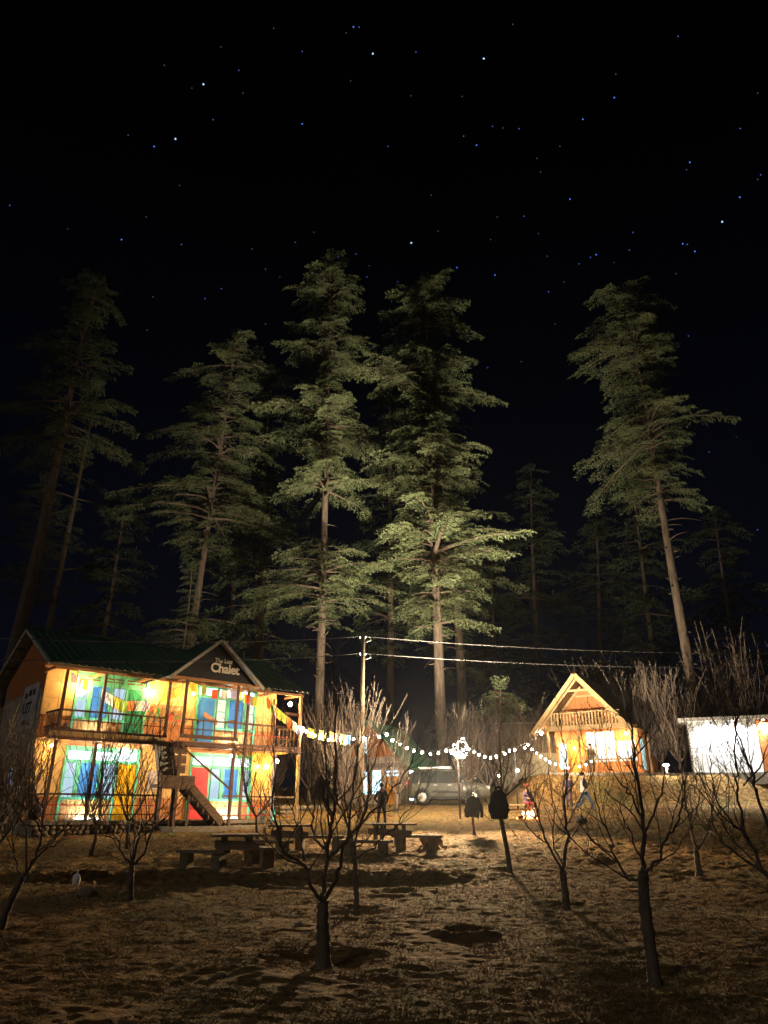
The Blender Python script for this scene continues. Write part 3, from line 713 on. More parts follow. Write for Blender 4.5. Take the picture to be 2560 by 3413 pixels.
def cwin(x0, x1, z0, z1, nm, name='window'):
    f = MB(); y0, y1 = CYW - .02, CYW + .05
    f.span((x0, y0, z0), (x1, y1, z0 + .06)); f.span((x0, y0, z1 - .06), (x1, y1, z1)); f.span((x0, y0, z0 + .061), (x0 + .06, y1, z1 - .061)); f.span((x1 - .06, y0, z0 + .061), (x1, y1, z1 - .061))
    for k in range(nm):
        xm = x0 + (x1 - x0) * (k + 1) / (nm + 1); f.span((xm - .025, y0, z0 + .061), (xm + .025, y1, z1 - .061))
    o = f.build(name, M_pale, cabin)
    MB().span((x0 + .06, CYW + .02, z0 + .06), (x1 - .06, CYW + .026, z1 - .06)).build('glass_pane', M_glass, o)
    n = 40; V = []
    for i in range(n + 1):
        t = i / n; V += [(x0 + .04 + (x1 - x0 - .08) * t, CYW + .06 + .016 * math.sin(t * 60), z0 + .03), (x0 + .04 + (x1 - x0 - .08) * t, CYW + .06 + .016 * math.sin(t * 60), z1 - .03)]
    MB().add(V, [(2 * i, 2 * i + 2, 2 * i + 3, 2 * i + 1) for i in range(n)], 0, True).build('curtain', M_curtain_glow, o)
cwin(.13, .71, .36, 1.94, 0); cwin(1.85, 3.6, .73, 2.49, 2); cwin(3.63, 4.77, .73, 1.91, 1)
for x in (.02, 1.85, CW - .02): cb('post', M_pale, (x - .05, -.05, 0), (x + .05, .05, 2.44))
cb('rail', M_pale, (1.91, -.03, .78), (CW - .08, .03, .85)); cb('rail', M_pale, (1.91, -.02, .1), (CW - .08, .02, .16))
for k in range(14): cb('baluster', M_pale, (2.05 + k * .2, -.015, .161), (2.09 + k * .2, .015, .779))
# loft balcony
cb('balcony_beam', M_pale, (.0, -.36, 2.46), (CW + .05, -.26, 2.72)); cb('porch_ceiling', M_pale, (.02, -.255, 2.60), (CW, CYW - .01, 2.66))
cb('balcony_rail', M_pale, (.32, -.35, 3.40), (4.45, -.28, 3.47))
for k in range(22): cb('baluster', M_pale, (.40 + k * .187, -.335, 2.721), (.49 + k * .187, -.295, 3.399))
for k in range(24):
    x0 = .5 + k * .165; xm = x0 + .08; tp = 2.70 + min((xm + .65) * 1.11, (5.05 - xm) * 1.11)
    cb('gable_board', M_cabin, (x0, CYW - .01 - .006 * (k % 2), 2.67), (x0 + .16, CYW + .06, min(tp - .30, 5.0)))
# roof
CA, CE, CR = 2.15, 2.48, 3.2; half = 2.85; cs = math.atan2(CR, half); cl = math.hypot(CR, half)
M_croof = mat('grey_brown_roof_sheet', (.14, .10, .07), .6, .3, 3)
for s in (1, -1):
    for k in range(6):
        y0 = -.62 + k * 1.05
        o = sheet(1.048, cl, 4, .03, 'roof_sheet', M_croof, cabin, m2=M_pale)
        o.matrix_local = Matrix.Translation((CA + s * half, y0 + .52, CE)) @ Matrix.Rotation(s * math.pi / 2, 4, 'Z') @ Matrix.Rotation(cs, 4, 'X')
    MB().bar((CA, -.64, CE + CR - .12), (CA + s * (half + .02), -.64, CE - .14), .05, .24).build('bargeboard', M_pale, cabin)
    MB().bar((CA, -.30, CE + CR - .30), (CA + s * (half - .25), -.30, CE + .06), .08, .16).build('rafter', M_pale, cabin)
    MB().bar((CA, CYW - .08, CE + CR - .30), (CA + s * (half - .25), CYW - .08, CE + .06), .06, .12).build('rafter', M_pale, cabin)
cb('collar_beam', M_pale, (CA - .75, -.33, 4.62), (CA + .75, -.27, 4.74)); cb('collar_beam', M_pale, (CA - .6, CYW - .12, 4.50), (CA + .6, CYW - .06, 4.60))
cb('purlin', M_pale, (CA - half + .2, -.5, CE + .02), (CA - half + .3, CDp, CE + .12)); cb('purlin', M_pale, (CA + half - .3, -.5, CE + .02), (CA + half - .2, CDp, CE + .12))
M_bluec = mat('pale_blue_sheet', (.35, .62, .72), .7, .15, 6, 0, (6, 6, .4))
cb('side_curtain', M_bluec, (CW + .02, 1.5, .3), (CW + .05, 2.3, 2.0)); cb('side_post', M_pale, (CW + .16, 2.6, -.1), (CW + .26, 2.7, 2.3))
# porch downlights: a lit disc in a ring under the balcony
def downlight(loc, P, label, r=.07, col=(1, .80, .52), group='downlights under eaves', cone=2.5, tgt=None):
    root = empty('downlight', loc, 0, label, 'lamp', group)
    MB().lathe([(r * 1.3, .0), (r * 1.35, .03), (r * 1.1, .06)], k=12).build('ring', M_white, root)
    MB().lathe([(r, -.012), (r * 1.02, -.002)], k=12).build('lens', emit('downlight_lens_%d' % int(col[2] * 99), col, 12, False), root)
    ld = bpy.data.lights.new('downlight_beam', 'SPOT'); ld.energy = P; ld.color = col; ld.spot_size = cone; ld.spot_blend = .8; ld.shadow_soft_size = .05
    lo = bpy.data.objects.new('beam', ld); COL.objects.link(lo); lo.parent = root; lo.location = (0, 0, -.03)
    if tgt is not None: lo.rotation_euler = (Vector(tgt) - Vector(loc)).to_track_quat('-Z', 'Y').to_euler()
    return root
for u, lab in ((.35, 'leftmost porch downlight of the gable cabin'), (1.75, 'porch downlight beside the cabin door'), (2.95, 'porch downlight above the wide cabin windows'), (4.1, 'rightmost porch downlight of the gable cabin')):
    downlight(cbw(u, -.15, 2.58), 55, lab, col=(1, .72, .40), tgt=cbw(u, -1.0, .8))
bulb_lamp('bulb_lamp', cbw(-.35, .1, 2.42), .09, (1, .82, .55), 14, 'white bulb glowing under the left eave of the cabin', mount=cbw(-.3, .1, 2.75))
bulb_lamp('bulb_lamp', cbw(4.45, -.6, 2.2), .08, (1, .85, .6), 10, 'white bulb under the right end of the cabin porch', mount=cbw(4.45, -.6, 2.58))
bulb_lamp('bulb_lamp', cbw(1.25, -.9, 1.55), .05, (1, .75, .4), 4, 'small bulb on the orange cabin door wall', mount=cbw(1.25, -1.22, 1.6))

# ------------------------------------------------------------------ white hut at the right edge
HA = -math.radians(20); HO = Vector((17.1, 42.0, 2.1))
hut = empty('white_hut', HO, HA, 'low white hut at the right edge, its wall flooded with white light', 'building')
HM = Matrix.Translation(HO) @ Matrix.Rotation(HA, 4, 'Z'); hw = lambda u, v, w: HM @ Vector((u, -v, w))
def hb(name, m, a, b): return MB().span(a, b).build(name, m, hut)
for k in range(5): hb('wall_panel', mat('stained_white_sheet', (.74, .75, .74), .6, .22, 1.6), (k * .69 + .006, .004 * (k % 2), 0), (k * .69 + .682, .12, 2.72))
hb('wall', M_white, (0, .13, -.4), (7.5, 4.5, 2.72)); hb('plinth', M_concrete, (-.1, -.12, -.6), (7.6, .128, -.005))
for k in range(9): hb('weatherboard', M_cabin, (3.45, -.02 - .004 * (k % 2), .02 + k * .30), (7.4, .11, .02 + k * .30 + .285))
for k in range(9):
    MB().span((-.5 + k * .95 + .002, -.5, 2.78), (.45 + k * .95, 5, 2.86)).build('roof_sheet', M_soffit, hut)
hb('fascia', M_white, (-.5, -.54, 2.70), (8, -.502, 2.88)); hb('soffit', M_white, (-.45, -.49, 2.722), (8, .0, 2.775))
for u, lab in ((1.0, 'downlight under the eave at the left of the white hut'), (2.3, 'downlight under the eave in the middle of the white hut wall'), (3.8, 'downlight under the eave over the brown boards of the white hut')):
    downlight(hw(u, .32, 2.66), 105, lab, col=(.93, .97, 1), tgt=hw(u, 0.02, .6), group='downlights under the white hut eave')
# small garden lamp on the terrace edge
p = atY(2220, 2552, 41.6); gl_ = empty('garden_lamp', (p.x, p.y, 2.03), 0, 'short white garden lamp on the terrace between cabin and white hut', 'lamp')
MB().tube([(0, 0, -.1), (0, 0, .42)], [.05, .045], 10).build('post', M_white, gl_)
MB().lathe([(.07, .42), (.14, .44), (.15, .50), (.05, .53)], k=12).build('head', emit('garden_lamp_head', (1, .90, .74), 60), gl_)

# ------------------------------------------------------------------ plaster hut left of the cabin
PA_ = math.radians(-6); po = Vector((7.0, 47.4, 1.0))
ph = empty('plaster_hut', po, PA_, 'plain pale plaster hut with a boarded top left of the gable cabin', 'building')
MB().span((0, 0, -.6), (4.2, 3.5, 2.55)).build('wall', mat('pale_plaster', (.38, .34, .25), .9, .2, 3, .2), ph)
for k in range(20): MB().span((-.15 + k * .23, -.08, 2.56), (-.15 + k * .23 + .2, -.03, 4.3)).build('board', mat('old_fence_board', (.20, .15, .11), .9, .35, 5, .4, (2, 2, .3)), ph)
MB().span((-.2, -.15, 4.31), (4.5, 3.6, 4.38)).build('roof', M_soffit, ph)
# ------------------------------------------------------------------ small green-roofed house behind the yard
SA = math.radians(-24); _c = atY(1335, 2690, 41.8); so = Vector((_c.x, _c.y, .42))
sh_ = empty('small_house', so, SA, 'small pale house with green roof and blue-lit windows behind the utility pole', 'building')
def sb(name, m, a, b, parent=None): return MB().span(a, b).build(name, m, parent or sh_)
M_pinkw = mat('pale_pink_plaster', (.42, .33, .26), .9, .25, 3, .2)
M_lit = emit('blue_white_lit_pane', (.50, .82, 1.0), .5)
SW = 3.7                                                # front runs from x = -SW to 0, side wall back along y
sb('wall', M_pinkw, (-SW, 0, -.6), (0, 4.2, 2.55)); sb('porch_band', mat('dull_purple_band', (.22, .17, .17), .8, .2, 4), (-SW - .05, -.10, 1.98), (.02, -.002, 2.2))
sb('side_panel', mat('cream_side_wall', (.50, .44, .32), .9, .15, 3), (.002, -.02, -.5), (.05, 4.1, 2.5))
for k in range(22):
    x0 = -SW + k * SW / 22; xm = x0 + .08; tp = 2.56 + (1.85 - abs(xm + SW / 2)) * 1.02
    if tp > 2.7: sb('gable_board', M_cabin, (x0 + .004, -.03 - .006 * (k % 2), 2.56), (x0 + SW / 22 - .004, .1, tp))
ap = (-SW / 2, 4.55)
for s_ in (1, -1):
    n = 5; x1 = ap[0] + s_ * 2.55; z1 = 1.98
    for k in range(n):
        ya, yb = -.6 + k * 1.08, -.6 + (k + 1) * 1.08 - .004; V = [(ap[0], ya, ap[1]), (x1, ya, z1), (x1, yb, z1), (ap[0], yb, ap[1])]; V += [(a_, b_, c_ - .06) for a_, b_, c_ in V]
        MB().add(V, [(0, 1, 2, 3), (7, 6, 5, 4), (0, 4, 5, 1), (1, 5, 6, 2), (2, 6, 7, 3), (3, 7, 4, 0)]).build('roof_sheet', mat('bright_green_roof', (.06, .22, .13), .5, .2, 3), sh_)
def swin(x0, x1, z0, z1, n=1):
    f = MB().span((x0 - .07, -.06, z0 - .07), (x1 + .07, -.004, z1 + .07)).build('window', M_pale if z0 < 2 else M_dark, sh_)
    for k in range(n):
        w_ = (x1 - x0) / n; MB().span((x0 + k * w_ + .02, -.07, z0), (x0 + (k + 1) * w_ - .02, -.061, z1)).build('pane', M_lit, f)
swin(-2.45, -1.95, .62, 1.80); swin(-1.65, -1.1, .62, 1.85, 2); swin(-2.5, -2.0, 2.75, 3.6, 2)
f = MB().span((.052, 1.0, .25), (.10, 1.75, 1.95)).build('window', M_pale, sh_); MB().span((.101, 1.08, .32), (.11, 1.67, 1.88)).build('pane', M_lit, f)
dd = sb('door', M_door_or, (-.85, -.06, -.4), (-.12, -.004, 1.5)); sb('transom', M_lit, (-.85, -.05, 1.55), (-.12, -.003, 1.62)); sb('transom', M_lit, (-.85, -.05, 1.74), (-.12, -.003, 1.80))
MB().box((-.78, -.08, .6), (.03, .04, .12)).build('door_handle', M_dark, dd)

# low dark block wall right of the chalet
bwall = empty('stone_wall', chw(11.3, -2.2, -.5), CH_A + .15, 'low dark stone wall in the shade right of the chalet', 'wall')
r3 = random.Random(3)
for row in range(6):
    x = 0
    while x < 4.2:
        w_ = r3.uniform(.25, .5); o = link('stone', r3.choice(stone_meshes), bwall, (x + w_ / 2, 0, row * .2)); o.scale = (w_ * .52, .16, .115); x += w_
# ------------------------------------------------------------------ utility pole and wires
pb = on_ground(1203, 2720, 36.5)
pole = empty('utility_pole', pb, 0, 'slim pale utility pole carrying two wires above the yard', 'pole')
ptop = atY(1209, 2112, 36.5); Hh = ptop.z - pb.z
MB().tube([(0, 0, -.2), (0, 0, Hh * .5), (0.03, 0, Hh)], [.13, .11, .085], 10).build('shaft', mat('pale_pole_wood', (.24, .18, .12), .8, .3, 6, .3, (2, 2, .2)), pole)
for zz in (.18, 1.05):
    MB().tube([(-.12, 0, Hh - zz), (.12, 0, Hh - zz)], [.03, .03], 6).build('bracket', M_soffit, pole)
    for s in (-1, 1): MB().lathe([(.03, -.05), (.055, -.02), (.03, .0), (.055, .03), (.03, .06)], (s * .14, 0, Hh - zz), 8).build('insulator', M_white, pole)
    MB().tube([(.14, 0, Hh - zz + .04), (.42, -.05, Hh - zz - .04), (.40, -.05, Hh - zz - .2), (.15, -.02, Hh - zz - .28)], [.015] * 4, 5).build('wire_loop', M_soffit, pole)
M_wire = mat('aluminium_wire', (.06, .053, .046), .7, .1, 5)
def wire(a, b, sag, label, r=.014, n=24):
    a = Vector(a); b = Vector(b); pts = []
    for i in range(n + 1):
        t = i / n; q = a.lerp(b, t); q.z -= sag * 4 * t * (1 - t); pts.append(tuple(q - a))
    o = MB().tube(pts, [r] * (n + 1), 5).build('power_wire', M_wire, None, a); return tag(o, label, 'wire', 'power wires over the yard')
for zz, l0, r0, lab in ((.18, (-140, 2122), (2700, 2176), 'upper'), (1.05, (-140, 2196), (2700, 2221), 'lower')):
    c = Vector((pb.x, pb.y, pb.z + Hh - zz))
    wire(c + Vector((-.14, 0, .03)), atY(*l0, 21), .22, lab + ' power wire running from the pole over the chalet to the left edge')
    wire(c + Vector((.14, 0, .03)), atY(*r0, 38), .30, lab + ' power wire running from the pole over the cabin to the right edge')
# ------------------------------------------------------------------ string of bulbs
zA = lambda x, y: (1000 + x / 2.37, 2250 + y / 2.37)
zB = lambda x, y: (1560 + x / 2.37, 2150 + y / 2.37)
def Dof(px): return float(np.interp(px, (1000, 1160, 1290, 1530, 1750, 1960), (34.8, 36.0, 37.0, 33.5, 38.0, 41.2)))
B1 = [zA(*q) for q in ((20, 425), (48, 445), (85, 465), (118, 480), (165, 492), (228, 513), (268, 514), (318, 510), (350, 518), (425, 505), (512, 502), (625, 488), (685, 465))]
B2 = [zA(*q) for q in ((685, 472), (730, 515), (790, 548), (845, 577), (900, 600), (965, 612), (1030, 625), (1093, 616), (1155, 598), (1220, 570), (1283, 520))]
B3 = [zA(*q) for q in ((1285, 525), (1315, 565), (1332, 585), (1375, 610), (1413, 630), (1460, 648), (1505, 655), (1550, 643), (1618, 622), (1655, 598))] + [zB(325, 833), zB(370, 830), zB(475, 790)]
B4 = [zB(*q) for q in ((475, 790), (448, 812), (505, 825), (543, 855), (573, 880), (613, 903), (645, 925), (690, 940), (735, 952), (790, 970), (880, 960), (930, 945), (975, 920))]
E_str = emit('string_bulb_glow', (1.0, .82, .58), 80)
bulb_me = None
def string_lights(L, label):
    global bulb_me
    P3 = [atY(x, y, Dof(x)) for x, y in L]; root = empty('string_lights', P3[0], 0, label, 'string lights', 'festoon strings across the yard')
    o0 = P3[0]; pts = sorted([p_ - o0 + Vector((0, 0, .12)) for p_ in P3], key=lambda v: v.x)
    MB().tube([tuple(p_) for p_ in pts], [.012] * len(pts), 4).build('cord', M_rope, root)
    for p_ in P3:
        if bulb_me is None:
            o = MB().ball((0, 0, 0), .047, 8, 6, sz=(1, 1, 1.1)).build('bulb', E_str, root); bulb_me = o.data
        else: o = link('bulb', bulb_me, root)
        o.location = p_ - o0; _s = .8 + .4 * random.Random(int(p_.x * 997)).random(); o.scale = (_s, _s, _s)
        MB().lathe([(.025, .05), (.028, .1), (.012, .125)], k=6).build('socket', M_dark, root).location = p_ - o0
string_lights(B1, 'string of bulbs from the chalet balcony corner to the small green-roofed house')
string_lights(B2, 'string of bulbs in front of the small house, ending at the floodlight cluster')
string_lights(B3, 'sagging string of bulbs from the floodlight cluster to the thin lamp post')
string_lights(B4, 'string of bulbs falling from the lamp post across the gable cabin porch')
# post that carries the strings near the cabin, with a lamp
b = on_ground(1727, 2700, 38.0); t = atY(1727, 2492, 38.0)
lp = empty('lamp_post', b, 0, 'thin dark post holding the string lights left of the cabin', 'post')
MB().tube([(0, 0, -.2), (0, 0, t.z - b.z)], [.05, .04], 8).build('shaft', M_dark, lp)
c = atY(1724, 2568, 37.9); MB().ball(tuple(c - b + Vector((0, -.08, 0))), .08, 10, 7).build('globe', emit('post_globe', (1, .85, .65), 12), lp)
c = atY(1663, 2585, 41); bulb_lamp('bulb_lamp', c, .06, NEU, 3, 'small lone white bulb above the front of the car', mount=c + Vector((0, 0, .35)))
# ------------------------------------------------------------------ floodlight cluster
cb0 = on_ground(1533, 2700, 33.5); ct = atY(1530, 2468, 33.5)
fl = empty('floodlight_post', cb0, 0, 'cluster of blazing white floodlights on a thin post above the car', 'floodlights')
MB().tube([(0, 0, -.2), (0, 0, ct.z - cb0.z)], [.045, .035], 8).build('post', M_bark2, fl)
E_fl = emit('floodlight_glow', (1, .90, .72), 60)
YC = (1, .68, .36); TC = (1, .88, .63)
TGT = [('trees_left', (1517, 2490), Vector((-4.5, 48, 17)), 1.15, 3300, TC), ('trees_right', (1543, 2470), Vector((3.6, 46, 16)), 1.25, 3300, TC), ('trees_far', (1537, 2505), Vector((17, 46, 19)), 1.25, 5200, TC),
       ('trees_top', (1524, 2500), Vector((1.5, 46.5, 33)), 1.05, 9000, TC), ('yard', (1528, 2522), Vector((-4, 16, -1.4)), 1.0, 2100, YC), ('yard', (1541, 2520), Vector((6, 16, -1.4)), 1.0, 2100, YC), ('left', (1520, 2515), Vector((-13, 52, 18)), .6, 600, TC), ('yard', (1534, 2496), Vector((-3, 38.5, 0)), 1.7, 260, YC), ('yard', (1546, 2512), Vector((10, 39, .8)), 1.5, 330, YC), ('facade', (1512, 2506), Vector((-8.5, 31, 2.2)), .85, 900, YC), ('thicket', (1550, 2500), Vector((15, 46, 8)), .7, 450, TC)]  # facade, thicket and rear yard heads added to brighten what they aim at
for nm, (px, py), tg, cone, Pw, lc in TGT:
    q = atY(px, py, 33.3); h = bpy.data.objects.new('floodlight_head', None)
    mb = MB(); mb.box((0, 0, .0), (.22, .16, .07)).box((0, 0, .05), (.12, .09, .04)); o = mb.build('floodlight_head', M_dark, fl); dirv = (tg - q).normalized()
    o.location = q - cb0; o.rotation_euler = dirv.to_track_quat('-Z', 'Y').to_euler()
    MB().box((0, 0, -.04), (.20, .14, .008)).build('lens', E_fl, o)
    MB().ball((0, 0, -.075), .085, 8, 6).build('globe', E_fl, o)  # glowing ball added to enlarge the lamp's glare
    ld = bpy.data.lights.new('floodlight_beam', 'SPOT'); ld.energy = Pw; ld.color = lc; ld.spot_size = cone; ld.spot_blend = .7; ld.shadow_soft_size = .30 if nm == 'yard' else .08
    lo = bpy.data.objects.new('beam', ld); COL.objects.link(lo); lo.parent = o; lo.location = (0, 0, -.18)
    MB().tube([(0, 0, .06), tuple(o.rotation_euler.to_matrix().inverted() @ (Vector((0, 0, o.location.z)) - o.location))], [.012, .012], 5).build('arm', M_dark, o)
# ------------------------------------------------------------------ deodar cedars
def frond(rng, nt=18, ntuft=6, tl=.10, tw=.032):
    """one flat spray of a bough, unit length along x"""
    V = []; 
    def tuft(p, d, l, w):
        d = d / (np.linalg.norm(d) + 1e-9); s = np.cross(d, np.array([rng.normal() * .5, rng.normal() * .5, 1.0])); s /= np.linalg.norm(s) + 1e-9
        q = p + d * l
        V.extend([p - s * w * .5, p + s * w * .5, q + s * w * .35, q - s * w * .35])
    for i in range(nt):
        s = .06 + .94 * i / (nt - 1); side = 1 if i % 2 else -1
        L = (.46 * (1 - .72 * s) + .05) * rng.uniform(.7, 1.2); an = rng.uniform(.7, 1.1) * side
        d0 = np.array([math.cos(an), math.sin(an), 0]); p = np.array([s, 0, -.10 * s * s])
        for j in range(ntuft):
            t = (j + .6) / ntuft; pos = p + d0 * L * t + np.array([0, 0, -.22 * L * t * t + rng.normal() * .008])
            dd = d0 + rng.normal(size=3) * .55 + np.array([.25, 0, .12])
            tuft(pos, dd, tl * rng.uniform(.7, 1.3), tw)
    A = np.array(V, dtype=np.float32); n = len(A) // 4
    return A, np.arange(4 * n).reshape(-1, 4).astype(np.int32)
_r = np.random.default_rng(11)
FR_HI = [frond(_r, 15, 5, .12, .030) for _ in range(7)]
FR_LO = [frond(_r, 11, 4, .17, .06) for _ in range(4)]
def conifer(label, basepx, D, toppx, r0, crown_py, Rmax, seed, group='deodar cedars behind the houses', hi=True, gaps=(), prof=.75, stubs=0, whorl=.75, nbr=(3, 5), mneed=None, bare_twigs=0, droop=.16, topw=.12, name='deodar_tree', bias=0, baz=0):
    rng = np.random.default_rng(seed)
    b = atY(basepx[0], basepx[1], D); t = atY(toppx[0], toppx[1], D)
    up = (t - b); zg = gz(b.x, b.y); b = b + up * ((zg - b.z) / up.z) - Vector((0, 0, .1))
    H = t.z - b.z
    root = empty(name, b, 0, label, 'tree', group)
    ax = np.array([t.x - b.x, t.y - b.y, H])
    wob = rng.normal(size=(2,)) * .25
    def pos(s):
        return ax * s + np.array([wob[0] * math.sin(s * 5), wob[1] * math.sin(s * 4 + 1), 0]) * (s * (1 - s) * 2)
    def rad(s): return r0 * (1 - s) ** .8 * .95 + .03 + r0 * .35 * math.exp(-s * 60)
    S = np.linspace(0, 1, 36)
    tm = MB(); tm.tube([pos(s) for s in S], [rad(s) for s in S], 12)
    tm.build('trunk', M_pinebark, root)
    # height fraction where the crown starts, found on the trunk line at image row crown_py
    lo, hi_ = 0, 1
    for _ in range(40):
        m = (lo + hi_) / 2; p = pos(m); w = Vector((b.x + p[0], b.y + p[1], b.z + p[2])); zc = w.y * CP + w.z * SP
        row = 1706.5 - F * (w.z * CP - w.y * SP) / zc
        if row > crown_py: lo = m
        else: hi_ = m
    s0 = lo
    def row_to_s(py):
        lo, hi_ = 0, 1
        for _ in range(30):
            m = (lo + hi_) / 2; p = pos(m); w = Vector((b.x + p[0], b.y + p[1], b.z + p[2])); zc = w.y * CP + w.z * SP
            if 1706.5 - F * (w.z * CP - w.y * SP) / zc > py: lo = m
            else: hi_ = m
        return lo
    G_ = [(row_to_s(a), row_to_s(c)) for a, c in gaps]
    bm, cr = MB(), MB()
    FRS = FR_HI if hi else FR_LO
    s = s0; lob = rng.uniform(0, 6.28, 6)
    while s < .992:
        tt = (s - s0) / (1 - s0)
        ingap = any(a < s < c for a, c in G_)
        nb = rng.integers(nbr[0], nbr[1] + 1) if not ingap else (1 if rng.random() < .25 else 0)
        a0 = rng.uniform(0, 6.28)
        tier = .74 + .40 * math.sin(s * H * .95 + lob[0]) + .2 * math.sin(s * H * 2.3 + lob[2]) 
        for k in range(nb):
            az = a0 + k * 6.283 / max(nb, 1) + rng.normal() * .35
            R = Rmax * ((1 - tt) ** prof * (1 - topw) + topw) * min(1, .55 + tt * 5) * rng.uniform(.38, 1.22) * (tier if tt < .85 else 1) * (1 + .3 * math.sin(az * 2 + s * 9 + lob[1])) * (1 + bias * math.cos(az - baz))
            R = max(R, .35)
            dh = np.array([math.cos(az), math.sin(az), 0]); p0 = pos(s)
            rise = rng.uniform(-.12, .38) + .35 * max(0, tt - .7); n = 6
            P = [p0 + dh * R * q + np.array([0, 0, R * (rise * q - (droop + rise * .6) * q * q)]) for q in np.linspace(0, 1, n)]
            bm.tube(P, np.linspace(.018 * R + .02, .008, n), 4, cap=False)
            m = max(2, int(R / .40)) if hi else max(2, int(R / 1.1))
            for j in range(m):
                q = .22 + .78 * (j + rng.random() * .6) / m if R > 1.2 else (.1 + .6 * j / m)
                q = min(q, 1); pq = p0 + dh * R * q + np.array([0, 0, R * (rise * q - (droop + rise * .6) * q * q)])
                sg = (1.15 if hi else 2.0) * rng.uniform(.75, 1.2) * min(1, .45 + R / 3.2)
                yaw = az + (rng.uniform(.3, .85) * (1 if j % 2 else -1) if j < m - 1 else rng.normal() * .15)
                pit = rng.uniform(-.05, .35) + .25 * q
                A, Fq = FRS[rng.integers(len(FRS))]
                Rm = np.array(Euler((rng.normal() * .25, pit, yaw)).to_matrix(), dtype=np.float32)
                cr.add((A * sg) @ Rm.T + pq.astype(np.float32), Fq)
        s += whorl / H * rng.uniform(.6, 1.4)
    # leader
    A, Fq = FRS[0]
    for k in range(6):
        Rm = np.array(Euler((0, -1.1, k * 1.05)).to_matrix(), dtype=np.float32); cr.add((A * .9) @ Rm.T + pos(.985).astype(np.float32), Fq)
    for k in range(stubs):
        s = rng.uniform(.06, s0 * 1.0); az = rng.uniform(0, 6.28); L = rng.uniform(.25, .9) * (r0 + .3)
        p0 = pos(s) + np.array([math.cos(az), math.sin(az), 0]) * rad(s) * .8
        d = np.array([math.cos(az), math.sin(az), rng.uniform(-.2, .3)])
        bm.tube([p0, p0 + d * L * .6, p0 + d * L + np.array([0, 0, rng.uniform(-.1, .15)])], [.05, .04, .02], 5)
    for k in range(bare_twigs):
        s = rng.uniform(max(s0 * .75, .1), min(.9, s0 + .25)); az = rng.uniform(0, 6.28); L = rng.uniform(1, 2.6)
        p0 = pos(s); d = np.array([math.cos(az), math.sin(az), .1])
        bm.tube([p0 + d * L * q + np.array([0, 0, -.35 * L * q * q + .2 * L * q]) for q in np.linspace(0, 1, 5)], np.linspace(.04, .012, 5), 4, cap=False)
    if bm.f: tag(bm.build('boughs', M_pinebark, root), kind='stuff')
    tag(cr.build('crown', mneed or M_needle, root), kind='stuff')
    return root
conifer('tall deodar with bare mid-trunk rising just behind the right end of the chalet', (1062, 2380), 48, (1105, 850), .33, 2075, 4.6, 1, gaps=((1795, 1650),), stubs=16, bare_twigs=14, prof=.5, whorl=.5, nbr=(4, 6))
conifer('widest and brightest deodar, full crowned, standing behind the parked car', (1470, 2440), 46, (1418, 930), .36, 2080, 5.4, 2, stubs=18, bare_twigs=10, prof=.5, nbr=(5, 7), whorl=.5)
conifer('slim deodar close behind the right side of the brightest deodar', (1535, 2330), 57, (1455, 1230), .42, 2230, 4.4, 3, stubs=6, bare_twigs=8, prof=.6, whorl=1.1)
conifer('dim deodar with a long bare trunk behind the middle of the green chalet roof', (635, 2160), 52, (790, 1115), .36, 1830, 6.4, 4, stubs=12, bare_twigs=9, prof=.5, nbr=(4, 6), whorl=.6, droop=.28)
conifer('small young deodar beside the bare trunk behind the chalet roof', (590, 2330), 50, (640, 1895), .10, 2240, 2.3, 5, stubs=0, prof=.9, whorl=.45)
conifer('tall dark deodar with a thick trunk at the far left edge', (20, 2250), 46, (330, 930), .52, 1560, 5.6, 6, stubs=10, prof=.5, bare_twigs=6, nbr=(4, 6))
conifer('thin dark deodar left of the chalet roof, sparse and leaning right', (150, 2150), 52, (330, 1280), .30, 2080, 4.0, 7, stubs=6, bare_twigs=8, prof=.7, whorl=1.5, nbr=(2, 3))
conifer('low green deodar crown at the left edge above the chalet gable', (40, 2330), 49, (150, 1600), .22, 1975, 4.2, 8, prof=.7)
conifer('tall deodar with a long bare leaning trunk, rising between the cabin and the white hut', (2335, 2420), 46, (2085, 965), .36, 1670, 4.4, 9, gaps=(), stubs=34, bare_twigs=14, prof=.38, nbr=(5, 7), whorl=.5, droop=.34, topw=.34, bias=.3, baz=math.pi)
FG = 'dark forest trees far behind the houses'
for i, (bx, by, D, tx_, ty_, R, cp, lab) in enumerate((
        (1790, 2420, 78, 1770, 1560, 6.5, 2350, 'dim deodar in the dark gap left of the gable cabin'),
        (2010, 2420, 84, 1985, 1660, 7, 2350, 'dim deodar in the darkness above the gable cabin'),
        (2200, 2420, 76, 2110, 1600, 6.5, 2300, 'dim deodar left of the long bare leaning trunk'),
        (1300, 2380, 66, 1300, 1250, 5.0, 2200, 'dim narrow deodar in the gap between the two brightest deodars'),
        (860, 2330, 62, 900, 1230, 5.5, 2200, 'dim deodar in the dark left of the bare mid-trunk deodar'),
        (760, 2300, 74, 800, 1600, 6.0, 2250, 'dim deodar behind the chalet sign gable'),
        (330, 2250, 70, 420, 1650, 6.0, 2200, 'dim deodar in the dark above the left half of the chalet roof'),
        (2480, 2420, 80, 2380, 1700, 7, 2350, 'dim deodar behind the white hut at the right edge'),
        (1650, 2420, 92, 1640, 1790, 7, 2380, 'dim deodar low in the gap right of the brightest deodar'))):
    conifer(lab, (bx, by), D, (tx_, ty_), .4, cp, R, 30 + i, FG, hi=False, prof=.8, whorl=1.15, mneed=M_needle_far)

conifer('small round-topped pine sapling lit among the bare shrubs left of the cabin', (1665, 2420), 43.5, (1668, 2300), .07, 2385, 1.3, 61, hi=True, prof=.5, whorl=.3, group='small pines', name='pine_sapling')
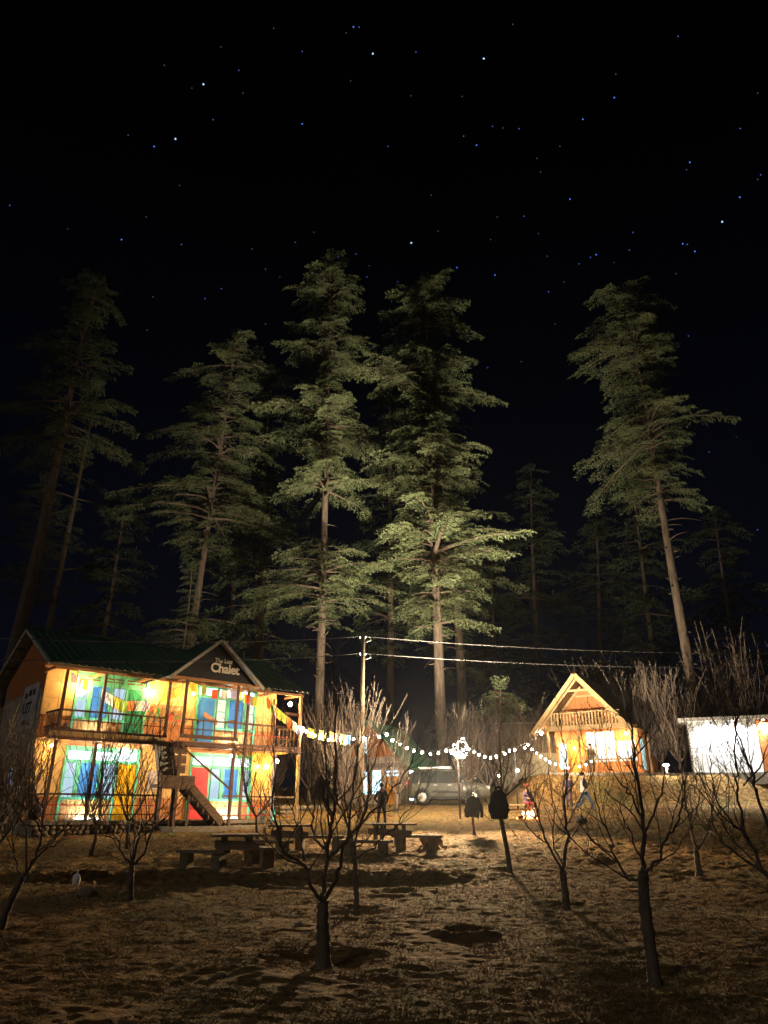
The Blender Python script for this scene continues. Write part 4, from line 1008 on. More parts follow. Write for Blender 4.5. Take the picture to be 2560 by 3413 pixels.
# ------------------------------------------------------------------ bare orchard trees
def limb(B, rng, p, d, L, r, lev, P):
    """recursive twig growth; P: dict of settings"""
    n = max(3, int(L / P['step'][min(lev, 2)]) + 1); pts = [p]; d = d / np.linalg.norm(d); q = p
    for i in range(n):
        d = d + rng.normal(size=3) * P['wig'] + np.array([0, 0, P['up']]) * (1.0 if lev else .6); d /= np.linalg.norm(d)
        q = q + d * (L / n); pts.append(q)
    pts = np.array(pts); fin = r * (.45 if lev < P['lev'] else .5)
    R = np.linspace(r, max(fin, P['rmin']), len(pts))
    B.tube(pts, R, 6 if r > .02 else 4 if r > .008 else 3, cap=(r > .02))
    grow_from(B, rng, pts, R, L, lev, P)
def grow_from(B, rng, pts, R, L, lev, P, lo=.2):
    if lev >= P['lev']:
        if P['spur']:
            m = int(L / P['spur'])
            for _ in range(m):
                i = rng.integers(1, len(pts)); t = rng.random(); a = pts[i - 1] * (1 - t) + pts[i] * t
                e = rng.normal(size=3); e[2] = abs(e[2]); e /= np.linalg.norm(e); l = rng.uniform(.015, .06)
                B.tube([a, a + e * l], [R[i] * .8 + .001, R[i] * .9 + .0015], 3, cap=False)
        return
    k = max(1, int(round(L * P['dens'][min(lev, len(P['dens']) - 1)] * rng.uniform(.8, 1.2))))
    for j in range(k):
        t = lo + (1 - lo) * (j + rng.random()) / k; f = t * (len(pts) - 1); i = min(int(f), len(pts) - 2); a = pts[i] + (pts[i + 1] - pts[i]) * (f - i)
        ax = pts[i + 1] - pts[i]; ax = ax / np.linalg.norm(ax)
        e = rng.normal(size=3); e -= ax * e.dot(ax); e /= np.linalg.norm(e)
        an = rng.uniform(*P['ang']); dd = ax * math.cos(an) + e * math.sin(an) + np.array([0, 0, P['lift']])
        l = P['len'][min(lev, len(P['len']) - 1)] * rng.uniform(.5, 1.25) * (1.1 - .45 * t)
        limb(B, rng, a, dd, l, max(min(R[i] * .62, P['rc'][min(lev, len(P['rc']) - 1)]), P['rmin']), lev + 1, P)
PA = dict(step=(.16, .12, .09), wig=.15, up=.09, lev=3, spur=.10, dens=(5.0, 4.8, 4.5), ang=(.45, 1.05), lift=.34, len=(.85, .40, .18), rc=(.012, .006, .0038), rmin=.0022)
GA = 'bare orchard trees in front of the houses'
def orchard(name_px, D, trunk, limbs, label, seed, r0=.07, P=PA, m=None, group=GA, depth=.9):
    """trunk and main limbs follow points given as image columns/rows near distance D, each limb with its own depth"""
    rng = np.random.default_rng(seed); m = m or M_bark
    b = atY(trunk[0][0], trunk[0][1], D); b.z = gz(b.x, b.y) - .06
    root = empty('apple_tree', b, 0, label, 'tree', group); bb = np.array(b)
    def to3(pt, dy): return np.array(atY(pt[0], pt[1], D + dy)) - bb
    tp = [np.zeros(3)] + [to3(q, 0) for q in trunk[1:]]
    r0 *= .78; T = MB(); tp_ = smooth(tp, 4); rr = np.linspace(r0, r0 * .8, len(tp_)); rr[0] *= 1.7; rr[1] *= 1.2
    T.tube(smooth(tp_, 3), np.interp(np.linspace(0, 1, (len(tp_) - 1) * 3 + 1), np.linspace(0, 1, len(rr)), rr) * rng.uniform(.92, 1.1, (len(tp_) - 1) * 3 + 1), 14); T.v[0] = T.v[0] + (rng.normal(size=T.v[0].shape) * r0 * .06).astype(np.float32); T.build('trunk', m, root)
    Bm = MB()
    for li, (pts, r, dy) in enumerate(limbs):
        n = len(pts); q = [to3(p_, dy * (i / max(1, n - 1)) ** .8) for i, p_ in enumerate(pts)]
        if li < 99 and np.linalg.norm(q[0] - tp[-1]) < .35: q[0] = tp[-1] * .7 + q[0] * .3
        q = smooth(q, 4, rng, .012); L = float(np.linalg.norm(np.diff(q, axis=0), axis=1).sum())
        R = np.linspace(r, max(r * .22, .004), len(q)) * .72; Bm.tube(q, R, 7)
        grow_from(Bm, rng, q, R, L, 0, P, .18)
    tag(Bm.build('branches', m, root), kind='stuff')
    return root
def smooth(pts, k, rng=None, j=0):
    pts = np.array(pts); n = len(pts); out = []
    for i in range(n - 1):
        p0 = pts[max(i - 1, 0)]; p1 = pts[i]; p2 = pts[i + 1]; p3 = pts[min(i + 2, n - 1)]
        for s in range(k):
            t = s / k; out.append(.5 * ((2 * p1) + (-p0 + p2) * t + (2 * p0 - 5 * p1 + 4 * p2 - p3) * t * t + (-p0 + 3 * p1 - 3 * p2 + p3) * t ** 3))
    out.append(pts[-1]); out = np.array(out)
    if rng is not None and j: out[1:] += rng.normal(size=out[1:].shape) * j
    return out
c4 = lambda L: [(850 + x / 1.843, 2050 + y / 1.843) for x, y in L]
c5 = lambda L: [(1850 + x / 1.924, 2150 + y / 1.924) for x, y in L]
c6 = lambda L: [(x / 2.765, 2350 + y / 2.765) for x, y in L]
c7 = lambda L: [(1560 + x / 1.659, 2600 + y / 1.659) for x, y in L]
orchard(0, 9.7, c4([(420, 2150), (418, 1950), (418, 1760)]), [
    (c4([(405, 1752), (350, 1660), (320, 1560), (240, 1500), (170, 1440), (150, 1330), (110, 1180), (122, 900), (112, 560)]), .034, -.5),
    (c4([(302, 1510), (284, 1390), (255, 1315), (240, 1200), (246, 1090), (205, 1010)]), .02, .2),
    (c4([(425, 1745), (430, 1600), (450, 1400), (470, 1260), (500, 1130), (490, 1020), (500, 800), (500, 560), (510, 400)]), .042, .15),
    (c4([(440, 1735), (500, 1620), (540, 1450), (580, 1360), (640, 1300), (740, 1200), (850, 1060), (970, 900), (1012, 770)]), .036, .7),
    (c4([(455, 1500), (560, 1380), (590, 1150), (620, 950), (652, 700), (640, 430)]), .026, -.4),
    (c4([(440, 1440), (372, 1370), (360, 1250), (362, 1100), (312, 1000), (290, 850), (300, 640)]), .022, .5),
    (c4([(590, 1510), (700, 1450), (830, 1340), (900, 1250), (1000, 1120), (1100, 990)]), .016, -.6),
    (c4([(470, 1260), (425, 1150), (432, 900), (420, 600), (440, 380)]), .02, -.3),
    (c4([(600, 1340), (690, 1180), (700, 1000), (760, 820), (790, 640)]), .018, -.3)],
    'largest bare fruit tree in the foreground, dark forked silhouette in front of the tables', 101, .105)
orchard(0, 8.9, c5([(640, 2150), (605, 1900), (568, 1600), (566, 1450)]), [
    (c5([(552, 1600), (480, 1500), (380, 1350), (340, 1220), (290, 1080), (250, 930), (210, 700)]), .024, .4),
    (c5([(566, 1460), (575, 1250), (560, 1080), (530, 880), (510, 700), (490, 500), (480, 300)]), .042, .1),
    (c5([(572, 1500), (660, 1380), (720, 1250), (790, 1130), (830, 950), (850, 800), (850, 640)]), .026, -.4),
    (c5([(560, 1090), (470, 950), (400, 860), (340, 760), (300, 640)]), .018, -.5),
    (c5([(575, 1200), (640, 1050), (690, 920), (692, 750), (700, 560)]), .02, .5),
    (c5([(360, 1330), (270, 1290), (210, 1220), (170, 1160)]), .012, .2),
    (c5([(570, 1320), (480, 1220), (430, 1100), (420, 960)]), .014, -.4),
    (c5([(660, 1380), (760, 1320), (820, 1250), (880, 1160)]), .012, .2)],
    'tall slender bare fruit tree in the right foreground with a curved trunk', 102, .085)
orchard(0, 15.3, c6([(1195, 1800), (1205, 1640), (1215, 1480)]), [
    (c6([(1212, 1480), (1150, 1400), (1105, 1320), (1090, 1240), (980, 1215), (870, 1180), (790, 1080)]), .03, -.4),
    (c6([(1215, 1470), (1200, 1300), (1170, 1130), (1110, 1060)]), .025, .5),
    (c6([(1230, 1460), (1270, 1250), (1300, 1160), (1440, 960), (1470, 600), (1480, 350), (1465, 60)]), .04, .2),
    (c6([(1250, 1450), (1340, 1350), (1390, 1180), (1500, 1060), (1650, 910), (1760, 760)]), .036, -.5),
    (c6([(1215, 1300), (1250, 1150), (1200, 980), (1230, 700), (1200, 450)]), .022, .6),
    (c6([(1470, 600), (1560, 480), (1640, 340), (1670, 120)]), .018, .3)],
    'bare fruit tree standing in front of the yellow door', 103, .085)
orchard(0, 12.0, c6([(-10, 2120), (60, 1900), (180, 1640), (215, 1580)]), [
    (c6([(215, 1580), (330, 1400), (380, 1200), (400, 900), (440, 600), (470, 350)]), .034, .2),
    (c6([(330, 1400), (430, 1310), (520, 1280), (700, 1120), (760, 1080)]), .018, -.4),
    (c6([(185, 1600), (140, 1400), (110, 1150), (60, 1000), (-30, 880)]), .02, .5),
    (c6([(300, 1440), (240, 1150), (130, 950), (20, 700), (-20, 560)]), .022, -.3),
    (c6([(385, 1180), (300, 1000), (250, 760), (230, 520)]), .02, -.5),
    (c6([(395, 950), (520, 800), (560, 620), (640, 430)]), .016, .5)],
    'bare fruit tree leaning to the right at the left edge of the foreground', 104, .075)
orchard(0, 14.2, c7([(545, 720), (535, 600), (522, 500)]), [
    (c7([(515, 500), (440, 350), (400, 240), (380, 150), (330, 50), (310, -100)]), .034, .3),
    (c7([(530, 490), (550, 300), (530, 150), (545, 0), (530, -200), (500, -380)]), .042, .1),
    (c7([(530, 390), (470, 340), (480, 200), (460, 60), (440, -150)]), .022, -.5),
    (c7([(550, 350), (620, 250), (690, 140), (760, 0)]), .02, .4),
    (c7([(540, 250), (640, 60), (700, -60), (720, -250)]), .018, -.4),
    (c7([(545, 0), (610, -140), (620, -300)]), .014, .3)],
    'bare fruit tree in front of the campfire, forking low', 105, .085)
orchard(0, 18.2, c5([(925, 1480), (915, 1390), (905, 1320)]), [
    (c5([(905, 1320), (880, 1190), (860, 1100), (830, 1000), (840, 860), (830, 700)]), .045, .3),
    (c5([(915, 1310), (960, 1230), (1000, 1140), (1020, 1000), (1060, 850), (1030, 700)]), .035, -.4),
    (c5([(870, 1150), (930, 980), (950, 820), (900, 640)]), .025, .5),
    (c5([(855, 1080), (780, 980), (720, 900), (700, 780)]), .022, -.4)],
    'pale-stemmed bare fruit tree below the white hut', 106, .09, m=M_bark2)
orchard(0, 7.6, [(2700, 3130), (2660, 3030), (2600, 2960)], [
    (c5([(1440, 1560), (1366, 1480), (1280, 1340), (1210, 1180), (1170, 950), (1160, 760), (1170, 440), (1160, 300)]), .03, .5),
    (c5([(1290, 1430), (1160, 1330), (1050, 1220), (1010, 1080), (960, 900), (900, 800)]), .016, .3),
    (c5([(1440, 1500), (1366, 1180), (1300, 980), (1270, 850), (1200, 640), (1150, 470), (1160, 280)]), .026, -.2),
    (c5([(1240, 1240), (1120, 1120), (1020, 960), (1000, 760), (1010, 460)]), .016, -.3),
    (c5([(1210, 900), (1330, 740), (1380, 560)]), .014, .3)],
    'dark bare fruit tree entering from the right edge in front of the white hut', 107, .09)
orchard(0, 18.6, [(1700, 2912), (1690, 2830), (1672, 2740), (1663, 2690)], [
    ([(1663, 2700), (1650, 2620), (1630, 2560), (1590, 2490)], .034, .3), ([(1665, 2690), (1672, 2600), (1665, 2480), (1672, 2380)], .045, .1),
    ([(1668, 2700), (1700, 2640), (1740, 2600), (1760, 2520)], .034, -.4), ([(1680, 2740), (1640, 2735), (1612, 2715)], .024, .2), ([(1664, 2640), (1690, 2560), (1700, 2460)], .034, .4)],
    'bare fruit tree with the large dark jacket hung on it', 108, .075)
orchard(0, 28.5, [(1581, 2775), (1575, 2720), (1570, 2660)], [
    ([(1570, 2665), (1550, 2600), (1530, 2540), (1515, 2450)], .03, .3), ([(1570, 2660), (1575, 2580), (1560, 2480), (1570, 2380)], .035, -.2),
    ([(1571, 2670), (1600, 2600), (1610, 2500), (1640, 2420)], .028, .4), ([(1570, 2690), (1545, 2660), (1520, 2600)], .02, -.5)],
    'pale lit bare tree with a small jacket hung on it beside the car', 109, .06, dict(PA, spur=0, dens=(3.2, 4), lev=2, len=(1.3, .6), rc=(.018, .01), rmin=.007, up=.11), M_bark2)
orchard(0, 13.6, [(1190, 3030), (1187, 2950), (1180, 2820)], [
    ([(1180, 2820), (1165, 2740), (1150, 2640), (1160, 2520)], .03, .2), ([(1181, 2825), (1205, 2730), (1230, 2640), (1220, 2500)], .028, -.3), ([(1183, 2860), (1230, 2790), (1290, 2740)], .018, .4)],
    'thin bare fruit tree just behind the largest foreground tree', 110, .06)
def simple_tree(px, D, H, label, seed, shoots, spread, r0, m, group, th=.9, py=2700, lev=2, thick=1.0, name='bare_tree'):
    """pollarded tree: short trunk, few limbs, many straight upright shoots"""
    rng = np.random.default_rng(seed); b = on_ground(px, py, D); b.z -= .08
    root = empty(name, b, rng.uniform(0, 6.28), label, 'tree', group)
    T = MB(); top = np.array([rng.normal() * .1, rng.normal() * .1, th]); T.tube([np.zeros(3), top * .5 + rng.normal(size=3) * .03, top], [r0 * 1.35, r0, r0 * .85], 8); T.build('trunk', m, root)
    B = MB(); nl = rng.integers(4, 7)
    for k in range(nl):
        a = k * 6.283 / nl + rng.normal() * .3; L = spread * rng.uniform(.6, 1.1)
        q = [top * .95]; d = np.array([math.cos(a) * .8, math.sin(a) * .8, .75])
        for i in range(6):
            d = d + rng.normal(size=3) * .12 + np.array([0, 0, .12]); q.append(q[-1] + d / np.linalg.norm(d) * L / 5)
        q = np.array(q); R = np.linspace(r0 * .6, r0 * .28, len(q)); B.tube(q, R, 5)
        ns = max(3, shoots // nl)
        for j in range(ns):
            f = rng.uniform(.8, len(q) - 1.01); i = int(f); p = q[i] + (q[i + 1] - q[i]) * (f - i)
            e = np.array([rng.normal() * .22, rng.normal() * .22, 1.0]); hl = (H - p[2]) * rng.uniform(.35, 1.0)
            if hl < .3: continue
            n = 6; s = [p]; 
            for _ in range(n):
                e = e + rng.normal(size=3) * np.array([.09, .09, .02]); s.append(s[-1] + e / np.linalg.norm(e) * hl / n)
            s = np.array(s); rs = np.linspace(.016, .006, len(s)) * thick; B.tube(s, rs, 4, cap=False)
            for _ in range(int(hl * 2.2)):
                i2 = rng.integers(1, len(s) - 1); e2 = rng.normal(size=3); e2[2] = abs(e2[2]) + .8; e2 /= np.linalg.norm(e2); l2 = rng.uniform(.15, .6)
                B.tube([s[i2], s[i2] + e2 * l2 * .5 + np.array([0, 0, .03]), s[i2] + e2 * l2 + np.array([0, 0, .1])], np.array([.008, .006, .005]) * thick, 3, cap=False)
    tag(B.build('branches', m, root), kind='stuff')
    return root
SG = 'bare pollarded trees with upright shoots behind the yard'
for i, (px, D, H, sh, sp, lab) in enumerate((
        (1130, 37.5, 6.6, 70, 1.7, 'bare shoot-covered tree left of the utility pole'),
        (1180, 38.5, 6.9, 70, 1.6, 'dense bare tree lit right behind the utility pole'),
        (1315, 38.0, 5.0, 24, 1.4, 'bare lit tree in front of the small green-roofed house'),
        (1545, 41.0, 5.6, 70, 1.8, 'pale bare tree directly behind the floodlight cluster'),
        (1625, 43.0, 5.2, 60, 1.6, 'bare tree just right of the floodlight cluster'),
        (1700, 44.0, 5.6, 60, 1.8, 'bare tree rising behind the string light post'),
        (1770, 46.0, 5.4, 60, 1.8, 'bare tree rising above the pale plaster hut'),
        (1850, 48.0, 5.0, 50, 1.8, 'bare tree behind the left roof edge of the gable cabin'),
        (2080, 49.0, 8.6, 70, 1.8, 'bare tree rising behind the cabin roof peak'),
        (2160, 45.5, 7.2, 110, 1.9, 'bare tree just behind the right eave of the gable cabin'),
        (2225, 44.6, 6.8, 120, 1.9, 'dense bare tree behind the small garden lamp'),
        (2290, 44.2, 6.4, 110, 1.8, 'dense bare tree against the left wall of the white hut'),
        (2420, 49.0, 8.6, 60, 2.2, 'tall bare tree behind the left half of the white hut'),
        (2540, 46.0, 9.8, 60, 2.4, 'tallest bare tree, behind the white hut at the right edge'),
        (900, 42.0, 5.2, 40, 1.6, 'bare tree in the dark behind the chalet right roof'),
        (1030, 41.0, 5.8, 40, 1.6, 'bare tree in the dark gap right of the chalet'))):
    simple_tree(px, D, H, lab, 200 + i, sh, sp, .09, M_bark2, SG, thick=(2.6 if px > 2400 else 1.9 if px > 2040 else 1.05))
FS = 'bare trees with upright shoots in front of the chalet'
for i, (px, D, H, sh, sp, lab) in enumerate((
        (300, 22.5, 5.9, 34, 1.2, 'bare tree with tall straight shoots before the left chalet windows'),
        (420, 24.0, 5.9, 28, 1.1, 'bare tree with tall shoots before the mural wall of the chalet'),
        (-20, 17.0, 4.0, 130, 1.6, 'dense bushy bare tree at the left edge before the grey gable wall'),
        (860, 26.0, 5.8, 40, 1.3, 'thin bare tree with shoots before the right porch of the chalet'))):
    simple_tree(px, D, H, lab, 260 + i, sh, sp, .05, M_bark2, FS, thick=.85, py=2850)
# ------------------------------------------------------------------ prayer flags
FC = {'r': (.78, .12, .04), 'w': (.75, .70, .60), 'v': (.55, .50, .66), 'y': (.78, .60, .08), 'g': (.40, .52, .12), 'o': (.78, .26, .08), 'b': (.10, .25, .50)}
def flagmat(c):
    m = mat('flag_' + c, FC[c], .9, .15, 7)
    if 'Translucent BSDF' not in m.node_tree.nodes:
        N_ = m.node_tree.nodes; L_ = m.node_tree.links; b_ = N_['Principled BSDF']; t_ = N_.new('ShaderNodeBsdfTranslucent'); x_ = N_.new('ShaderNodeMixShader'); x_.inputs[0].default_value = .5
        t_.inputs[0].default_value = (*[min(1, v * 1.4) for v in FC[c]], 1); L_.new(b_.outputs[0], x_.inputs[1]); L_.new(t_.outputs[0], x_.inputs[2]); L_.new(x_.outputs[0], N_['Material Output'].inputs[0])
    return m
def flags(P3, cols, fs, label, sag=.0):
    root = empty('prayer_flags', P3[0], 0, label, 'prayer flags', 'strings of prayer flags'); o0 = P3[0]
    pts = []; 
    for i in range(25):
        t = i / 24 * (len(P3) - 1); k = min(int(t), len(P3) - 2); q = P3[k].lerp(P3[k + 1], t - k); q.z -= sag * 4 * (i / 24) * (1 - i / 24); pts.append(q - o0)
    MB().tube([tuple(p_) for p_ in pts], [.008] * len(pts), 4).build('cord', M_rope, root)
    n = len(cols); rr = random.Random(len(label))
    for i, c in enumerate(cols):
        t = (i + .5) / n * 24; k = min(int(t), 23); a = pts[k].lerp(pts[k + 1], t - k); d = (pts[k + 1] - pts[k]).normalized(); up = Vector((0, 0, 1))
        w_ = fs * rr.uniform(.85, 1.1); h_ = fs * rr.uniform(1.05, 1.35); nv = d.cross(up).normalized(); V = []; m_ = 5
        for iz in range(m_):
            for ix in range(m_):
                fx_ = ix / (m_ - 1) - .5; fz = iz / (m_ - 1)
                p_ = a + d * (fx_ * w_ * (1 - .12 * fz)) - up * (fz * h_) + nv * (.05 * fs * math.sin(fx_ * 9 + i) * fz * 3 + rr.uniform(-.004, .004)); V.append(tuple(p_))
        o = MB().add(V, [(r * m_ + q, r * m_ + q + 1, (r + 1) * m_ + q + 1, (r + 1) * m_ + q) for r in range(m_ - 1) for q in range(m_ - 1)], 0, True).build('flag', flagmat(c), root)
        if i % 3 == 1:
            z2 = MB(); e = a - up * (h_ * .5) + nv * .012
            for s in range(3): z2.add([tuple(e + d * x_ * w_ * .22 + up * (y_ * .012 + .05 * s - .05) - nv * .03) for x_, y_ in ((-1, -1), (1, -1), (1, 1), (-1, 1))], [(0, 1, 2, 3)])
            z2.build('print', M_blacksign, o)
flags([chw(4.55, .96, 5.32), chw(5.8, .98, 5.12), chw(6.95, .96, 5.22), chw(7.9, .1, 5.2), chw(8.3, .1, 5.1)], list('ygrwvygrvy'), .32, 'row of prayer flags under the sign gable of the chalet', .06)
flags([chw(8.9, .1, 5.15), chw(9.6, .1, 4.75), chw(10.75, .12, 4.15), atY(1140, 2440, 35.6), atY(1165, 2450, 36)], list('rgwygowvygogwvb'), .36, 'long string of prayer flags falling from the chalet balcony to the trees', .12)
flags([chw(.1, .02, 5.28), chw(.6, -.2, 5.2), chw(1.0, -.5, 5.1)], list('vwy'), .32, 'three prayer flags at the upper left corner post of the chalet', .02)
flags([chw(1.55, -.4, 4.85), chw(2.5, -.4, 4.55), chw(3.6, -.4, 4.6)], list('vwygowv'), .38, 'row of prayer flags across the upper left windows', .08)
flags([chw(4.1, -.6, 5.1), chw(4.5, -.5, 5.15), chw(4.9, -.4, 5.3)], list('gog'), .36, 'orange and green prayer flags beside the balcony murals', .03)

# ------------------------------------------------------------------ things on the porch
def bag(loc, s, m, name, label, cat, seed):
    mb = MB(); mb.ball((0, 0, .42), .5, 14, 10, sz=(1, .8, .85)); V = mb.v[0]; V[:, 2] = np.maximum(V[:, 2], 0.02); V += (np.random.default_rng(seed).random(V.shape).astype(np.float32) - .5) * .08
    top = V[:, 2] > .75; V[top, :2] *= .55
    mb.tube([(0, 0, .82), (.02, 0, .92), (.05, .02, 1.0)], [.10, .07, .13], 8); V = mb
    mb.v = [v * np.array(s, dtype=np.float32) for v in mb.v]; return tag(mb.build(name, m, None, loc), label, cat)
bag(chw(-.1, -.7, 0), (.5, .5, .75), mat('dark_bag_cloth', (.06, .04, .04), .9, .3, 6), 'bag', 'dark lumpy bag at the left end of the porch floor', 'bag', 1)
bag(chw(-.12, -1.2, 0), (.4, .4, .55), mat('yellow_sack', (.55, .42, .12), .9, .3, 6), 'sack', 'yellow sack behind the dark bag on the porch', 'sack', 2)
bag(chw(.35, -.4, 2.94), (.55, .5, .5), mat('purple_brown_cloth', (.10, .06, .07), .9, .3, 6), 'bag', 'dark bundle at the left end of the upper balcony', 'bag', 3)
tag(bag(on_ground(262, 2880, 17.0), (.17, .12, .34), mat('white_plastic', (.75, .75, .78), .4, .1, 6), 'plastic_bag', 'crumpled white plastic bag on the grass at left', 'plastic bag', 4))
g = empty('bottle', chw(9.75, -.15, 0), 0, 'green glowing bottle on the porch floor at the right end', 'bottle')
MB().lathe([(.07, 0), (.075, .05), (.07, .25), (.03, .36), (.028, .46)], k=12).build('body', emit('green_glass_glow', (.15, 1, .5), .35), g); MB().lathe([(.032, .46), (.032, .5)], k=8).build('cap', M_white, g)
g = empty('bucket', chw(9.45, -.6, 0), 0, 'pale bucket on the porch beside the green bottle', 'bucket')
MB().lathe([(.14, 0), (.18, .4), (.19, .41), (.17, .4)], k=14).build('body', M_soffit, g); MB().tube([(-.18, 0, .4), (-.1, 0, .55), (.1, 0, .55), (.18, 0, .4)], [.008] * 4, 5).build('handle', M_dark, g)

# ------------------------------------------------------------------ picnic tables and benches
def table(px, D, w, L, rz, label, h=.72):
    p_ = on_ground(px, 2850, D); root = empty('picnic_table', p_, rz, label, 'table', 'rustic tables on the terrace')
    n = 4
    for k in range(n): MB().box((-w / 2 + w * (k + .5) / n, 0, h - .03 + .004 * (k % 2)), (w / n - .012, L, .055), rz=.006 * (k - 1.5)).build('top_plank', M_tablewood, root)
    for sy in (-1, 1):
        for sx in (-1, 1): MB().box((sx * w * .24, sy * L * .36, h / 2 - .06), (.10, .11, h + .03)).build('leg', M_tablewood, root)
        MB().box((0, sy * L * .36 - .075, h * .64), (w * .82, .045, .17), ry=.04).build('cross_board', M_tablewood, root)
    return root
def bench(px, D, L, rz, label, h=.42, off=(0, 0)):
    p_ = on_ground(px, 2860, D); root = empty('bench', p_, rz, label, 'bench', 'rustic benches on the terrace')
    MB().box((0, 0, h - .03), (.36, L, .075), rz=.01).build('seat', M_tablewood, root)
    for s in (-1, 1): MB().box((0, s * L * .34, h / 2 - .06), (.30, .22, h - .02), taper=.93).build('leg', M_block, root)
    return root
table(785, 19.6, 1.25, 1.5, .25, 'nearest picnic table, at the left, before the stairs')
bench(675, 18.7, 1.25, 1.25, 'short bench left of the nearest table')
bench(868, 19.6, 1.35, .5, 'bench with a lit seat right of the nearest table')
table(960, 23.6, 1.25, 1.6, .2, 'middle picnic table half hidden by the largest bare tree')
bench(900, 22.0, 1.4, .9, 'bench left of the middle table'); bench(1060, 23.5, 1.7, 1.3, 'long bench right of the middle table')
table(1297, 24.2, 1.4, 1.5, .2, 'right-hand picnic table in front of the dark-clothed man')
bench(1218, 22.0, 1.5, 1.25, 'bench left of the right-hand table'); bench(1390, 23.6, 1.5, 1.15, 'bench right of the right-hand table')

# ------------------------------------------------------------------ parked car
cp_ = Vector((3.35, 40.2, gz(3.3, 40.2) + .02)); CA_ = math.radians(-7)
car = empty('parked_car', cp_, CA_, 'dusty grey sport utility vehicle parked side-on behind the yard', 'car')
M_car = mat('dusty_grey_car_paint', (.085, .08, .062), .38, .3, 2, 0, metal=.2, coat=.3)
M_tyre = mat('tyre_rubber', (.02, .02, .02), .9, .2, 8); M_rim = mat('silver_rim', (.55, .55, .52), .35, .1, 5, metal=.7); M_cglass = mat('dark_car_glass', (.03, .035, .035), .12, .2, 3, spec=.8); M_trim = mat('black_trim', (.025, .025, .025), .7, .2, 6)
st_ = [(-2.1, .62, .42, .80, .98, .55), (-2.05, .80, .32, .92, 1.45, .62), (-1.6, .88, .28, .98, 1.66, .66), (-.6, .90, .26, .98, 1.74, .68), (.25, .90, .26, .97, 1.70, .67), (.75, .90, .26, .96, 1.42, .66), (1.15, .89, .26, .95, 1.08, .72), (1.7, .86, .28, .90, 1.0, .68), (2.05, .76, .34, .80, .88, .58), (2.14, .60, .42, .66, .72, .46)]
V = []; 
for x, hw_, zb, zbelt, zr, rw in st_:
    ring = [(0, zb), (hw_ * .9, zb), (hw_, zb + .16), (hw_ * 1.0, (zb + zbelt) / 2 + .08), (hw_ * .97, zbelt), (rw, zr - .05), (rw * .8, zr), (0, zr + .015)]
    full = [(y, z_) for y, z_ in ring] + [(-y, z_) for y, z_ in ring[-2:0:-1]]
    V += [(x, y, z_) for y, z_ in full]
nr = 14; Fs = []
for i in range(len(st_) - 1):
    for j in range(nr): Fs.append((i * nr + j, i * nr + (j + 1) % nr, (i + 1) * nr + (j + 1) % nr, (i + 1) * nr + j))
Fs += [tuple(range(nr))[::-1], tuple((len(st_) - 1) * nr + j for j in range(nr))]
body = MB().add(V, Fs, 0, True).build('body', M_car, car)
def side_y(z_): return -(.885 - max(0, (z_ - .98)) * .29) - .012
def sidepoly(poly, m, name, parent, off=0.0, sides=(1, -1)):
    for s in sides:
        V = [(x, s * (side_y(z_) - off), z_) for x, z_ in poly]; V2 = [(x, s * (side_y(z_) + .03), z_) for x, z_ in poly]; n = len(poly)
        MB().add(V + V2, [tuple(range(n)) if s > 0 else tuple(range(n))[::-1]] + [(i, (i + 1) % n, (i + 1) % n + n, i + n) for i in range(n)]).build(name, m, parent)
for poly in ([(-1.85, 1.04), (-1.52, 1.02), (-1.45, 1.52), (-1.62, 1.48)], [(-1.42, 1.02), (-.52, 1.02), (-.52, 1.60), (-1.36, 1.55)], [(-.44, 1.02), (.98, 1.02), (.45, 1.55), (-.44, 1.61)]): sidepoly(poly, M_cglass, 'side_window', car, .0)
for poly in ([(-1.42, .36), (-.50, .36), (-.50, .98), (-1.1, .98)], [(-.46, .36), (.72, .36), (.85, .98), (-.46, .98)]): sidepoly(poly, M_car, 'door', car, .008)
for x in (-.72, .02): sidepoly([(x, .90), (x + .2, .90), (x + .2, .93), (x, .93)], M_rim, 'door_handle', car, .03)
sidepoly([(-1.0, .26), (.95, .26), (.95, .38), (-1.0, .38)], M_trim, 'sill_trim', car, .015); sidepoly([(-.9, .56), (.8, .50), (.8, .60), (-.7, .66)], M_trim, 'side_moulding', car, .012)
MB().add([(.98, -.60, 1.12), (.98, .60, 1.12), (.52, .56, 1.56), (.52, -.56, 1.56)], [(0, 1, 2, 3)]).build('windscreen', M_cglass, car).location = (.10, 0, .05)
for s in (-1, 1):
    MB().box((2.02, s * .60, .80), (.16, .28, .14), rz=s * -.35).build('headlight', mat('headlight_glass', (.5, .5, .5), .1, .1, 4), car); MB().box((-2.06, s * .68, .98), (.08, .2, .3)).build('tail_light', M_red, car)
    MB().box((.78, s * .98, 1.08), (.12, .2, .14)).build('wing_mirror', M_car, car); MB().bar((-1.5, s * .58, 1.78), (.2, s * .58, 1.80), .04, .04).build('roof_rail', M_rim, car)
